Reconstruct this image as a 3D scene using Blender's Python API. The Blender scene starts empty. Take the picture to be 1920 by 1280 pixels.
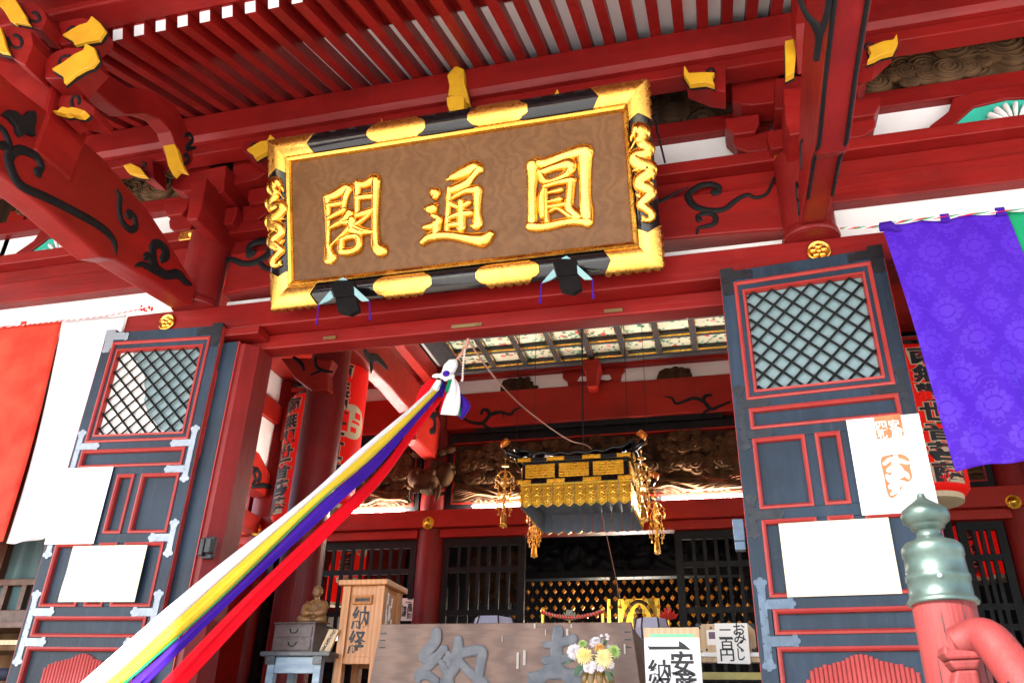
import bpy, bmesh, math, random
from mathutils import Vector, Matrix
V = Vector
R = math.radians
random.seed(7)
sc = bpy.context.scene
C = sc.collection

# ------------------------------------------------------------------ camera
YAW, PIT, ROL, FPX = R(-15.224), R(27.091), R(1.837), 1524.28
cf = V((math.sin(YAW)*math.cos(PIT), math.cos(YAW)*math.cos(PIT), math.sin(PIT)))
cr = V((math.cos(YAW), -math.sin(YAW), 0)); cu = cr.cross(cf)
cr, cu = math.cos(ROL)*cr+math.sin(ROL)*cu, -math.sin(ROL)*cr+math.cos(ROL)*cu
cam = bpy.data.objects.new('camera', bpy.data.cameras.new('camera')); C.objects.link(cam)
cam.matrix_world = Matrix(((cr.x, cu.x, -cf.x, 0), (cr.y, cu.y, -cf.y, 0), (cr.z, cu.z, -cf.z, 0), (0, 0, 0, 1)))
cam.data.sensor_width = 36; cam.data.lens = FPX/1920*36
cam.data.clip_start = 0.05; cam.data.clip_end = 2000
sc.camera = cam
cam.data.dof.use_dof = True; cam.data.dof.focus_distance = 6.6; cam.data.dof.aperture_fstop = 7
# ------------------------------------------------------------------ light
SUN_EL, SUN_AZ = R(37), R(34)          # azimuth measured from the front of the hall towards its left
sd = V((-math.sin(SUN_AZ)*math.cos(SUN_EL), -math.cos(SUN_AZ)*math.cos(SUN_EL), math.sin(SUN_EL)))
w = bpy.data.worlds.new('World'); sc.world = w; w.use_nodes = True
nt = w.node_tree; sky = nt.nodes.new('ShaderNodeTexSky'); sky.sky_type = 'NISHITA'; sky.sun_disc = False
sky.sun_elevation = SUN_EL; sky.sun_rotation = math.atan2(sd.x, sd.y) % (2*math.pi)
nt.links.new(sky.outputs[0], nt.nodes['Background'].inputs[0]); nt.nodes['Background'].inputs[1].default_value = 0.15
sl = bpy.data.lights.new('sun', 'SUN'); sl.energy = 5; sl.angle = R(0.6); sl.color = (1, .95, .87)
so = bpy.data.objects.new('sun', sl); C.objects.link(so); so.rotation_euler = sd.to_track_quat('Z', 'Y').to_euler()
sc.view_settings.view_transform = 'Standard'; sc.view_settings.look = 'None'
sc.view_settings.exposure = 2.15; sc.view_settings.gamma = 1
sc.render.engine = 'CYCLES'
sc.cycles.max_bounces = 10; sc.cycles.diffuse_bounces = 6; sc.cycles.use_denoising = True

# ------------------------------------------------------------------ measuring: pixels of the 1920x1280 photo to points on real planes
def ray(px, py): return cf*FPX+cr*(px-960)-cu*(py-640)
def PY(px, py, Y): d = ray(px, py); return d*(Y/d.y)
def PX(px, py, X): d = ray(px, py); return d*(X/d.x)
def PZ(px, py, Z): d = ray(px, py); return d*(Z/d.z)
def crop(x0, y0, s): return lambda x, y: (x0+x/s, y0+y/s)
class Fr:                                                   # a plane with its own axes: origin, u (right), v (up), n (towards the viewer)
    def __init__(s, o, u, v=V((0, 0, 1))):
        s.o = V(o); s.u = V(u).normalized(); s.v = V(v).normalized(); s.n = s.u.cross(s.v).normalized()
    def p(s, px, py):
        d = ray(px, py); q = d*(s.o.dot(s.n)/d.dot(s.n))-s.o
        return (q.dot(s.u), q.dot(s.v))
    def w(s, a, b, h=0): return s.o+s.u*a+s.v*b+s.n*h
def FY(Y): return Fr((0, Y, 0), (1, 0, 0))

# ------------------------------------------------------------------ objects
def offset(o):
    t = V((0, 0, 0))
    while o is not None: t = t+o.location; o = o.parent
    return t
def tag(o, label=None, cat=None, group=None, kind=None):
    if label: o['label'] = label
    if cat: o['category'] = cat
    if group: o['group'] = group
    if kind: o['kind'] = kind
    return o
def thing(name, label, cat, loc=(0, 0, 0), group=None):
    o = bpy.data.objects.new(name, None); C.objects.link(o); o.location = loc; o.empty_display_size = .1
    return tag(o, label, cat, group)
def dup(o, loc=None, parent=None):
    c = o.copy(); C.objects.link(c); c.parent = parent
    if loc is not None: c.location = loc
    for ch in list(o.children): dup(ch, None, c)
    return c

class MB:
    def __init__(s): s.v = []; s.f = []
    def add(s, vs, fs):
        b = len(s.v); s.v += [V(x) for x in vs]; s.f += [tuple(b+i for i in f) for f in fs]; return s
    def box(s, x0, x1, y0, y1, z0, z1, M=None):
        vs = [V((x, y, z)) for x in (x0, x1) for y in (y0, y1) for z in (z0, z1)]
        if M is not None: vs = [M @ p for p in vs]
        return s.add(vs, [(0, 1, 3, 2), (4, 6, 7, 5), (0, 4, 5, 1), (2, 3, 7, 6), (0, 2, 6, 4), (1, 5, 7, 3)])
    def fbox(s, fr, a0, a1, b0, b1, h0, h1):
        vs = [fr.w(a, b, h) for a in (a0, a1) for b in (b0, b1) for h in (h0, h1)]
        return s.add(vs, [(0, 1, 3, 2), (4, 6, 7, 5), (0, 4, 5, 1), (2, 3, 7, 6), (0, 2, 6, 4), (1, 5, 7, 3)])
    def prism(s, pts, d):
        n = len(pts); pts = [V(p) for p in pts]; d = V(d)
        s.add(pts+[p+d for p in pts], [tuple(range(n)), tuple(range(2*n-1, n-1, -1))]+[(i, n+i, n+(i+1) % n, (i+1) % n) for i in range(n)])
        return s
    def fprism(s, fr, ab, h0, h1): return s.prism([fr.w(a, b, h1) for a, b in ab], fr.n*(h0-h1))
    def tube(s, path, rad, n=8, closed_ends=True, fx=1, fy=1, up=None):
        path = [V(p) for p in path]; m = len(path)
        if not hasattr(rad, '__len__'): rad = [rad]*m
        N = None; base = len(s.v)
        for i, p in enumerate(path):
            t = (path[min(i+1, m-1)]-path[max(i-1, 0)]).normalized()
            if N is None:
                a = V(up) if up is not None else (V((0, 0, 1)) if abs(t.z) < .9 else V((1, 0, 0)))
                N = (a-t*a.dot(t)).normalized()
            else: N = (N-t*N.dot(t)).normalized()
            B = t.cross(N)
            for k in range(n):
                th = 2*math.pi*k/n
                s.v.append(p+N*math.cos(th)*rad[i]*fx+B*math.sin(th)*rad[i]*fy)
        for i in range(m-1):
            for k in range(n):
                a = base+i*n+k; b = base+i*n+(k+1) % n
                s.f.append((a, b, b+n, a+n))
        if closed_ends:
            s.f.append(tuple(base+k for k in range(n-1, -1, -1))); s.f.append(tuple(base+(m-1)*n+k for k in range(n)))
        return s
    def lathe(s, prof, c, n=24, axis=None, ang=2*math.pi):
        c = V(c); base = len(s.v); m = len(prof)
        if axis is None: ax, bx, cx = V((1, 0, 0)), V((0, 1, 0)), V((0, 0, 1))
        else:
            cx = V(axis).normalized(); ax = (V((0, 0, 1)) if abs(cx.z) < .9 else V((1, 0, 0))); ax = (ax-cx*ax.dot(cx)).normalized(); bx = cx.cross(ax)
        for r, z in prof:
            for k in range(n):
                th = 2*math.pi*k/n; s.v.append(c+ax*r*math.cos(th)+bx*r*math.sin(th)+cx*z)
        for i in range(m-1):
            for k in range(n):
                a = base+i*n+k; b = base+i*n+(k+1) % n; s.f.append((a, b, b+n, a+n))
        s.f.append(tuple(base+k for k in range(n-1, -1, -1))); s.f.append(tuple(base+(m-1)*n+k for k in range(n)))
        return s
    def grid(s, fn, nu, nv):
        base = len(s.v)
        for j in range(nv+1):
            for i in range(nu+1): s.v.append(V(fn(i/nu, j/nv)))
        for j in range(nv):
            for i in range(nu):
                a = base+j*(nu+1)+i; s.f.append((a, a+1, a+nu+2, a+nu+1))
        return s
    def ball(s, c, r, n=10, m=7, sq=(1, 1, 1)):
        c = V(c); base = len(s.v)
        for j in range(m+1):
            ph = math.pi*j/m
            for k in range(n):
                th = 2*math.pi*k/n
                s.v.append(c+V((r*sq[0]*math.sin(ph)*math.cos(th), r*sq[1]*math.sin(ph)*math.sin(th), r*sq[2]*math.cos(ph))))
        for j in range(m):
            for k in range(n):
                a = base+j*n+k; b = base+j*n+(k+1) % n; s.f.append((a, a+n, b+n, b))
        return s
    def stroke(s, fr, pts, h=.02, h0=0, k=7, wmul=1.0):
        # pts: (a, b, halfwidth) on the frame; a rounded raised stroke with rounded ends
        P = smooth3(pts, 5); m = len(P); base = len(s.v)
        ext = []
        a, b, wd = P[0]; d = (V(P[0][:2])-V(P[1][:2])); d = d.normalized() if d.length > 1e-9 else V((1, 0))
        for q in (.98, .7, .35): ext.append((a+d.x*wd*q, b+d.y*wd*q, wd*math.sqrt(max(0.02, 1-q*q))))
        P2 = ext+P
        a, b, wd = P[-1]; d = (V(P[-1][:2])-V(P[-2][:2])); d = d.normalized() if d.length > 1e-9 else V((1, 0))
        for q in (.35, .7, .98): P2.append((a+d.x*wd*q, b+d.y*wd*q, wd*math.sqrt(max(0.02, 1-q*q))))
        m = len(P2)
        for i, (a, b, wd) in enumerate(P2):
            t = V(P2[min(i+1, m-1)][:2])-V(P2[max(i-1, 0)][:2]); t = t.normalized() if t.length > 1e-9 else V((1, 0))
            nx, ny = -t.y, t.x; wd *= wmul
            hh = h*min(1, wd/(.55*max(q[2] for q in P2)*wmul+1e-9))
            for j in range(k):
                th = math.pi*j/(k-1)
                s.v.append(fr.w(a+nx*wd*math.cos(th), b+ny*wd*math.cos(th), h0+hh*math.sin(th)**.7))
        for i in range(m-1):
            for j in range(k-1):
                q = base+i*k+j; s.f.append((q, q+k, q+k+1, q+1))
        return s
    def mirror(s, ax): s.v = [V((2*ax-p.x, p.y, p.z)) for p in s.v]; s.f = [tuple(reversed(f)) for f in s.f]; return s
    def build(s, name, m, parent=None, smooth=False, bevel=0, label=None, solid=0, sub=0):
        me = bpy.data.meshes.new(name)
        if parent is not None: off = offset(parent)
        else:
            xs = [p.x for p in s.v]; ys = [p.y for p in s.v]; zs = [p.z for p in s.v]
            off = V(((min(xs)+max(xs))/2, (min(ys)+max(ys))/2, min(zs)))
        me.from_pydata([p-off for p in s.v], [], s.f)
        bm = bmesh.new(); bm.from_mesh(me); bmesh.ops.recalc_face_normals(bm, faces=bm.faces); bm.to_mesh(me); bm.free()
        for mm in (m if isinstance(m, (list, tuple)) else [m]): me.materials.append(mm)
        if smooth: me.polygons.foreach_set('use_smooth', [True]*len(me.polygons))
        o = bpy.data.objects.new(name, me); C.objects.link(o)
        if parent is None: o.location = off
        else: o.parent = parent
        if solid:
            q = o.modifiers.new('thick', 'SOLIDIFY'); q.thickness = solid; q.offset = -1
        if bevel:
            q = o.modifiers.new('bevel', 'BEVEL'); q.width = bevel; q.segments = 2; q.limit_method = 'ANGLE'; q.angle_limit = R(50)
        if sub:
            q = o.modifiers.new('sub', 'SUBSURF'); q.levels = sub; q.render_levels = sub
        if label: o['label'] = label
        return o

def smooth3(pts, k=5):
    pts = [tuple(p) for p in pts]
    if len(pts) < 3:
        return [tuple(pts[0][c]+(pts[1][c]-pts[0][c])*i/k for c in range(len(pts[0]))) for i in range(k+1)]
    out = []; n = len(pts); D = len(pts[0])
    for i in range(n-1):
        p0, p1, p2, p3 = pts[max(i-1, 0)], pts[i], pts[i+1], pts[min(i+2, n-1)]
        for j in range(k):
            t = j/k
            out.append(tuple(.5*(2*p1[c]+(p2[c]-p0[c])*t+(2*p0[c]-5*p1[c]+4*p2[c]-p3[c])*t*t+(3*p1[c]-p0[c]-3*p2[c]+p3[c])*t**3) for c in range(D)))
    out.append(pts[-1]); return out
def closed_smooth(pts, k=4):
    n = len(pts); out = []
    for i in range(n):
        p0, p1, p2, p3 = pts[(i-1) % n], pts[i], pts[(i+1) % n], pts[(i+2) % n]
        for j in range(k):
            t = j/k
            out.append(tuple(.5*(2*p1[c]+(p2[c]-p0[c])*t+(2*p0[c]-5*p1[c]+4*p2[c]-p3[c])*t*t+(3*p1[c]-p0[c]-3*p2[c]+p3[c])*t**3) for c in range(len(p1))))
    return out

# ------------------------------------------------------------------ materials
class NT:
    def __init__(s, name):
        s.m = bpy.data.materials.new(name); s.m.use_nodes = True; s.t = s.m.node_tree; s.b = s.t.nodes['Principled BSDF']
    def n(s, typ, **kw):
        x = s.t.nodes.new('ShaderNode'+typ)
        for k, v in kw.items(): setattr(x, k, v)
        return x
    def l(s, a, b): s.t.links.new(a, b)
    def math(s, op, a, b=None, c=None):
        x = s.n('Math', operation=op)
        for i, q in enumerate((a, b, c)):
            if q is None: continue
            if isinstance(q, (int, float)): x.inputs[i].default_value = q
            else: s.l(q, x.inputs[i])
        return x.outputs[0]
    def mix(s, f, a, b):
        x = s.n('Mix', data_type='RGBA')
        for i, q in ((0, f), (6, a), (7, b)):
            if isinstance(q, (int, float)): x.inputs[i].default_value = q
            elif isinstance(q, tuple): x.inputs[i].default_value = (*q[:3], 1)
            else: s.l(q, x.inputs[i])
        return x.outputs[2]
    def ramp(s, f, stops):
        x = s.n('ValToRGB'); e = x.color_ramp.elements
        while len(e) < len(stops): e.new(.5)
        for i, (p, c) in enumerate(stops): e[i].position = p; e[i].color = (*c, 1) if isinstance(c, tuple) else (c, c, c, 1)
        s.l(f, x.inputs[0]); return x.outputs[0]
    def coord(s, kind='Object', scale=(1, 1, 1), rnd=False):
        tc = s.n('TexCoord'); mp = s.n('Mapping'); mp.inputs['Scale'].default_value = scale
        s.l(tc.outputs[kind], mp.inputs[0])
        if rnd:
            oi = s.n('ObjectInfo'); cx = s.n('CombineXYZ'); q = s.math('MULTIPLY', oi.outputs['Random'], 37.0)
            s.l(q, cx.inputs[0]); s.l(q, cx.inputs[1]); s.l(cx.outputs[0], mp.inputs['Location'])
        return mp.outputs[0]
    def noise(s, vec, scale=5, detail=4, rough=.55, dist=0):
        x = s.n('TexNoise'); x.inputs['Scale'].default_value = scale; x.inputs['Detail'].default_value = detail
        x.inputs['Roughness'].default_value = rough; x.inputs['Distortion'].default_value = dist
        s.l(vec, x.inputs['Vector']); return x.outputs['Fac']
    def bump(s, h, strength=.2, dist=.01):
        x = s.n('Bump'); x.inputs['Strength'].default_value = strength; x.inputs['Distance'].default_value = dist
        s.l(h, x.inputs['Height']); s.l(x.outputs[0], s.b.inputs['Normal'])
    def set(s, **kw):
        for k, v in kw.items():
            i = s.b.inputs[k.replace('_', ' ')]
            if isinstance(v, (int, float)): i.default_value = v
            elif isinstance(v, tuple): i.default_value = (*v[:3], 1)
            else: s.l(v, i)
        return s

def paint(name, c1, c2=None, rough=.45, metal=0, scale=4, stretch=(1, 1, 1), bump=.15, bscale=30, fine=True, spec=.5, coat=0, detail=5, lo=.35, hi=.7, rnd=False, bd=.006):
    t = NT(name); v = t.coord('Object', stretch, rnd)
    c2 = c2 or tuple(x*.75 for x in c1)
    f = t.noise(v, scale, detail, .6)
    col = t.mix(t.ramp(f, [(lo, 0.0), (hi, 1.0)]), c1, c2)
    t.set(Base_Color=col, Metallic=metal, IOR=1.5)
    t.b.inputs['Specular IOR Level'].default_value = spec
    t.b.inputs['Coat Weight'].default_value = coat
    g = t.noise(v, bscale, 4, .6)
    t.set(Roughness=t.ramp(g, [(.3, max(.02, rough-.12)), (.75, min(1, rough+.15))]))
    if bump: t.bump(g, bump, bd)
    return t.m

def redwood(name, c1, c2, stretch, rough=.42):
    t = NT(name); v = t.coord('Object', stretch, True)
    f = t.noise(v, 2.2, 6, .62); g = t.noise(v, 9, 6, .7); o = t.coord('Object', (1, 1, 1), True); d = t.noise(o, 1.3, 3, .5)
    col = t.mix(t.ramp(f, [(.3, 0.0), (.75, 1.0)]), c1, c2)
    col = t.mix(t.math('MULTIPLY', t.ramp(d, [(.42, 0.0), (.7, 1.0)]), .62), col, tuple(x*.55 for x in c2))
    n2 = t.noise(o, 26, 3, .7); col = t.mix(t.math('MULTIPLY', t.ramp(n2, [(.66, 0.0), (.72, 1.0)]), .5), col, tuple(x*.45 for x in c2))
    t.set(Base_Color=col, Roughness=t.ramp(g, [(.3, rough-.1), (.75, rough+.18)]))
    t.b.inputs['Specular IOR Level'].default_value = .27
    gr_ = t.noise(v, 30, 3, .6); col = t.mix(t.math('MULTIPLY', t.ramp(gr_, [(.55, 0.0), (.75, 1.0)]), .35), col, tuple(x*.6 for x in c2)); hi_ = t.noise(o, 3.1, 5, .7); col = t.mix(t.math('MULTIPLY', t.ramp(hi_, [(.58, 0.0), (.8, 1.0)]), .5), col, tuple(min(1, x*1.25+.012) for x in c1)); t.set(Base_Color=col)
    t.bump(g, .3, .008); return t.m
RED1, RED2 = (.255, .0085, .0068), (.170, .006, .0052)
M_redx = redwood('vermilion paint along x', RED1, RED2, (.25, 2, 3))
M_redy = redwood('vermilion paint along y', RED1, RED2, (2.5, .3, 3))
M_redz = redwood('vermilion paint along z', (.215, .011, .010), (.145, .008, .008), (3, 3, .3))
M_redi = redwood('interior vermilion paint', (.38, .018, .009), (.28, .012, .007), (.4, 2, 2))
M_moul = paint('pink red moulding paint', (.34, .034, .028), (.28, .022, .02), .42, bump=.1, spec=.35)
M_white = paint('white plaster', (.86, .86, .85), (.80, .80, .79), .8, scale=2, bump=.1)
M_cap = paint('white rafter end paint', (.72, .74, .76), (.6, .62, .64), .7)
M_board = paint('white eave board', (.80, .82, .84), (.72, .74, .78), .75, stretch=(1, .3, 1), scale=3)
M_black = paint('black lacquer', (.004, .004, .005), (.006, .006, .007), .14, bump=.03, coat=.2, spec=.4)
M_inkb = paint('black carved line paint', (.003, .0035, .0045), (.006, .0065, .008), .6, spec=.25)
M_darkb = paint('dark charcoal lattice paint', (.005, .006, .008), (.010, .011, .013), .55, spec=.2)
M_yel = paint('ochre yellow paint', (.66, .36, .012), (.56, .28, .012), .5, scale=8)
M_door = None
def door_mat():
    t = NT('blue black door paint'); v = t.coord('Object', (5, 5, .35)); f = t.noise(v, 4, 6, .65); g = t.noise(v, 16, 5, .7)
    o = t.noise(t.coord('Object'), 2, 3, .5)
    col = t.mix(t.ramp(f, [(.3, 0.0), (.75, 1.0)]), (.011, .027, .050), (.019, .041, .072))
    col = t.mix(t.math('MULTIPLY', t.ramp(o, [(.38, 0.0), (.62, 1.0)]), .75), col, (.007, .015, .027))
    sc1 = t.noise(t.coord('Object', (1, 1, 1)), 38, 4, .75); col = t.mix(t.math('MULTIPLY', t.ramp(sc1, [(.62, 0.0), (.70, 1.0)]), .45), col, (.05, .075, .105)); ru = t.noise(t.coord('Object', (9, 9, .5)), 3, 4, .6); col = t.mix(t.math('MULTIPLY', t.ramp(ru, [(.55, 0.0), (.8, 1.0)]), .45), col, (.045, .062, .082))
    t.b.inputs['Specular IOR Level'].default_value = .3
    t.set(Base_Color=col, Roughness=t.ramp(g, [(.3, .42), (.75, .6)])); t.bump(g, .3, .006); return t.m
M_door = door_mat()
def gold_mat(name, c, rough, bump, bscale, stretch=(1, 1, 1)):
    t = NT(name); v = t.coord('Object', stretch); f = t.noise(v, bscale, 5, .65); g = t.noise(v, 3, 3, .5)
    t.set(Base_Color=t.mix(t.ramp(g, [(.35, 0.0), (.7, 1.0)]), c, tuple(x*y for x, y in zip(c, (.86, .78, .6)))), Metallic=1.0,
          Roughness=t.ramp(f, [(.3, rough-.08), (.7, rough+.12)]))
    t.bump(f, bump, .01); return t.m
M_gold = gold_mat('gold leaf', (.95, .58, .12), .24, .12, 14)
M_goldh = gold_mat('hammered gold plate', (.93, .56, .13), .30, .22, 45)
M_brass = gold_mat('polished brass', (.95, .62, .09), .27, .08, 20)
M_goldd = gold_mat('dim gilt metal', (.85, .48, .09), .32, .2, 40)
M_orange = paint('orange gilt finial', (.85, .28, .03), (.6, .16, .02), .3, metal=.6)
M_silver = paint('pale zinc plate', (.27, .31, .36), (.20, .235, .28), .42, metal=.3, bump=.1)
M_dsteel = paint('dark iron plate', (.008, .010, .013), (.018, .022, .028), .42, metal=.3, bump=.2)
M_bsteel = paint('blued iron plate', (.06, .085, .12), (.09, .125, .17), .35, metal=.5, bump=.1)
M_teal = None
def teal_glass():
    t = NT('pale teal frosted pane'); f = t.noise(t.coord('Object'), 1.5, 2, .5)
    t.set(Base_Color=t.mix(f, (.15, .245, .265), (.20, .30, .315)), Roughness=.35); t.b.inputs['Coat Weight'].default_value = 1.0
    t.b.inputs['Coat Roughness'].default_value = .02; return t.m
M_teal = teal_glass()
def wood(name, c1, c2, stretch, ring=3.0, rough=.5, bump=.15, dist=2.5, knots=False):
    t = NT(name); v = t.coord('Object', stretch, True)
    wv = t.n('TexWave', wave_type='BANDS', bands_direction='X'); wv.inputs['Scale'].default_value = ring
    wv.inputs['Distortion'].default_value = dist; wv.inputs['Detail'].default_value = 4; wv.inputs['Detail Scale'].default_value = 1.2; wv.inputs['Detail Roughness'].default_value = .6
    t.l(v, wv.inputs['Vector']); g = t.noise(v, 14, 5, .7); o = t.noise(t.coord('Object'), 2.2, 4, .6)
    col = t.mix(t.math('MULTIPLY', wv.outputs['Fac'], .8), c1, c2)
    col = t.mix(t.math('MULTIPLY', g, .5), col, c2); col = t.mix(t.math('MULTIPLY', t.ramp(o, [(.35, 0.0), (.75, 1.0)]), .5), col, tuple(x*.62 for x in c2))
    t.set(Base_Color=col, Roughness=t.ramp(g, [(.3, rough-.08), (.7, rough+.15)])); t.bump(g, bump, .004); return t.m
M_keyaki = wood('burl zelkova wood', (.185, .088, .032), (.125, .056, .019), (1.1, 1.1, 1.6), 2.4, .42, .06, 18)
M_keyaki.node_tree.nodes['Principled BSDF'].inputs['Specular IOR Level'].default_value = .25
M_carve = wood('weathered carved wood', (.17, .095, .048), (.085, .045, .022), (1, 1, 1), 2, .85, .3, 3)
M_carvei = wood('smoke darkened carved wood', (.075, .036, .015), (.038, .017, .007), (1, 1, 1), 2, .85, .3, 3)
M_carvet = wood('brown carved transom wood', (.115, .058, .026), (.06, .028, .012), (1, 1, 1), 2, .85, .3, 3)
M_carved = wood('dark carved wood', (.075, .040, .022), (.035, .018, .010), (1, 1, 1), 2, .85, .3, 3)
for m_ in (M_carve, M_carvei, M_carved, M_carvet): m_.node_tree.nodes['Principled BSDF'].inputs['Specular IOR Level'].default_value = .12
M_cypress = wood('new cypress wood', (.55, .25, .085), (.38, .15, .045), (4, 4, .5), 2, .42, .1, 2)
M_pale = wood('pale board wood', (.62, .46, .28), (.5, .34, .18), (4, 4, .5), 2, .5, .1, 2)
M_boxw = wood('weathered grey brown box wood', (.225, .135, .095), (.11, .062, .044), (.5, 1, 3.0), 2.6, .5, .15, 7)
M_chest = paint('worn plum brown chest lacquer', (.040, .020, .020), (.085, .055, .056), .4, scale=6, bump=.2)
M_tablew = paint('worn blue grey table paint', (.16, .24, .33), (.30, .40, .48), .35, scale=7, stretch=(.6, 1, 3), bump=.25)
M_darkw = paint('dark stained table top', (.03, .035, .045), (.07, .08, .09), .35)
M_statue = paint('worn amber carved wood', (.26, .13, .045), (.14, .062, .02), .4, scale=9, bump=.3)
M_paper = paint('white notice paper', (.82, .81, .77), (.80, .79, .75), .7, bump=.03)
M_cream = paint('cream notice paper', (.68, .64, .47), (.62, .57, .40), .7, bump=.03)
M_ink = paint('black ink', (.012, .012, .016), (.02, .02, .026), .6, bump=0)
M_inkgrey = paint('faded blue grey paint', (.085, .10, .12), (.15, .155, .165), .6, scale=9)
M_verm = paint('orange red stamp print', (.72, .13, .045), (.78, .22, .09), .7, scale=8)
M_green = paint('green print stripe', (.22, .62, .36), (.18, .55, .30), .6)
M_lred = paint('red lantern paper', (.72, .008, .005), (.66, .006, .005), .5, bump=.05, spec=.2)
M_lred.node_tree.nodes['Principled BSDF'].inputs['Emission Color'].default_value = (1, .012, .006, 1); M_lred.node_tree.nodes['Principled BSDF'].inputs['Emission Strength'].default_value = .05
M_lcream = paint('cream lantern paint', (.66, .58, .38), (.6, .5, .32), .6)
M_ground = paint('pale stone paving', (.64, .61, .56), (.56, .53, .48), .8, scale=1.5, bump=.3)
M_floor = paint('worn floor boards', (.50, .42, .34), (.40, .33, .26), .5, stretch=(3, .3, 1))
M_stone = paint('grey step stone', (.50, .49, .46), (.42, .41, .39), .8, scale=3)
M_roof = paint('dark roof tile', (.06, .065, .07), (.04, .045, .05), .6)
M_emit = bpy.data.materials.new('fluorescent light'); M_emit.use_nodes = True
_b = M_emit.node_tree.nodes['Principled BSDF']; _b.inputs['Emission Color'].default_value = (1, .93, .82, 1); _b.inputs['Emission Strength'].default_value = 150
def cloth(name, c1, c2, rough=.7, trans=.25, scale=120):
    t = NT(name); g = t.noise(t.coord('Object'), scale, 2, .5); f = t.noise(t.coord('Object'), 3, 4, .6)
    t.set(Base_Color=t.mix(t.ramp(f, [(.3, 0.0), (.7, 1.0)]), c1, c2), Roughness=rough)
    t.b.inputs['Specular IOR Level'].default_value = .15; t.bump(g, .08, .003)
    if trans:
        tr = t.n('BsdfTranslucent'); tr.inputs[0].default_value = (*c1, 1); mx = t.n('MixShader'); mx.inputs[0].default_value = trans
        t.l(t.b.outputs[0], mx.inputs[1]); t.l(tr.outputs[0], mx.inputs[2]); t.l(mx.outputs[0], t.t.nodes['Material Output'].inputs[0])
    return t.m
M_cwhite = cloth('white cloth', (.84, .84, .84), (.80, .80, .82))
M_cyel = cloth('yellow cloth', (.85, .66, .05), (.80, .58, .04))
M_cpur = cloth('purple cloth', (.060, .014, .36), (.045, .010, .28))
M_cred = cloth('red cloth', (.78, .004, .014), (.68, .003, .012))
M_cgrn = cloth('green cloth', (.015, .36, .16), (.01, .30, .13))
M_corg = cloth('orange red curtain cloth', (.72, .03, .018), (.76, .11, .06), .65, .35)
def damask(name, c1, c2):
    t = NT(name); tc = t.n('TexCoord'); sp = t.n('SeparateXYZ'); t.l(tc.outputs['Object'], sp.inputs[0])
    x, z = sp.outputs[0], sp.outputs[2]
    wob = t.noise(tc.outputs['Object'], 4, 2, .5)
    def motif(cw, ch, ox, oz, rad, pet, amp):
        u = t.math('DIVIDE', t.math('ADD', x, ox), cw); v = t.math('DIVIDE', t.math('ADD', z, oz), ch)
        row = t.math('FLOOR', v); u = t.math('ADD', u, t.math('MULTIPLY', t.math('MODULO', row, 2), .5))
        fu = t.math('MULTIPLY', t.math('SUBTRACT', t.math('FRACT', u), .5), cw); fv = t.math('MULTIPLY', t.math('SUBTRACT', t.math('FRACT', v), .5), ch)
        r = t.math('SQRT', t.math('ADD', t.math('MULTIPLY', fu, fu), t.math('MULTIPLY', fv, fv)))
        th = t.math('ARCTAN2', fv, fu)
        edge = t.math('ADD', rad, t.math('MULTIPLY', t.math('ABSOLUTE', t.math('SINE', t.math('MULTIPLY', th, pet))), amp))
        inside = t.math('LESS_THAN', r, edge)
        ring = t.math('GREATER_THAN', t.math('ABSOLUTE', t.math('SUBTRACT', r, rad*.62)), .006)
        line = t.math('GREATER_THAN', t.math('ABSOLUTE', t.math('SINE', t.math('MULTIPLY', th, pet))), .22)
        return t.math('MULTIPLY', inside, t.math('MULTIPLY', ring, t.math('MAXIMUM', line, t.math('LESS_THAN', r, rad*.62))))
    a = motif(.225, .20, 0, 0, .066, 6.0, .018)
    b = motif(.1125, .1, .05, .05, .020, 2.5, .014)
    u = t.math('SINE', t.math('ADD', t.math('MULTIPLY', x, 30.0), t.math('MULTIPLY', wob, 9.0)))
    vine = t.math('LESS_THAN', t.math('ABSOLUTE', t.math('SUBTRACT', t.math('SINE', t.math('ADD', t.math('MULTIPLY', z, 31.4), t.math('MULTIPLY', u, 1.3))), .55)), .10)
    pat = t.math('MAXIMUM', t.math('MAXIMUM', a, t.math('MULTIPLY', b, .8)), t.math('MULTIPLY', vine, .7))
    t.set(Base_Color=t.mix(pat, c1, c2), Roughness=t.math('SUBTRACT', .62, t.math('MULTIPLY', pat, .2))); t.b.inputs['Specular IOR Level'].default_value = .25
    tr = t.n('BsdfTranslucent'); tr.inputs[0].default_value = (*c1, 1); mx = t.n('MixShader'); mx.inputs[0].default_value = .3
    t.l(t.b.outputs[0], mx.inputs[1]); t.l(tr.outputs[0], mx.inputs[2]); t.l(mx.outputs[0], t.t.nodes['Material Output'].inputs[0])
    return t.m
M_dampur = damask('purple damask cloth', (.075, .012, .50), (.100, .026, .58))

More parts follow.
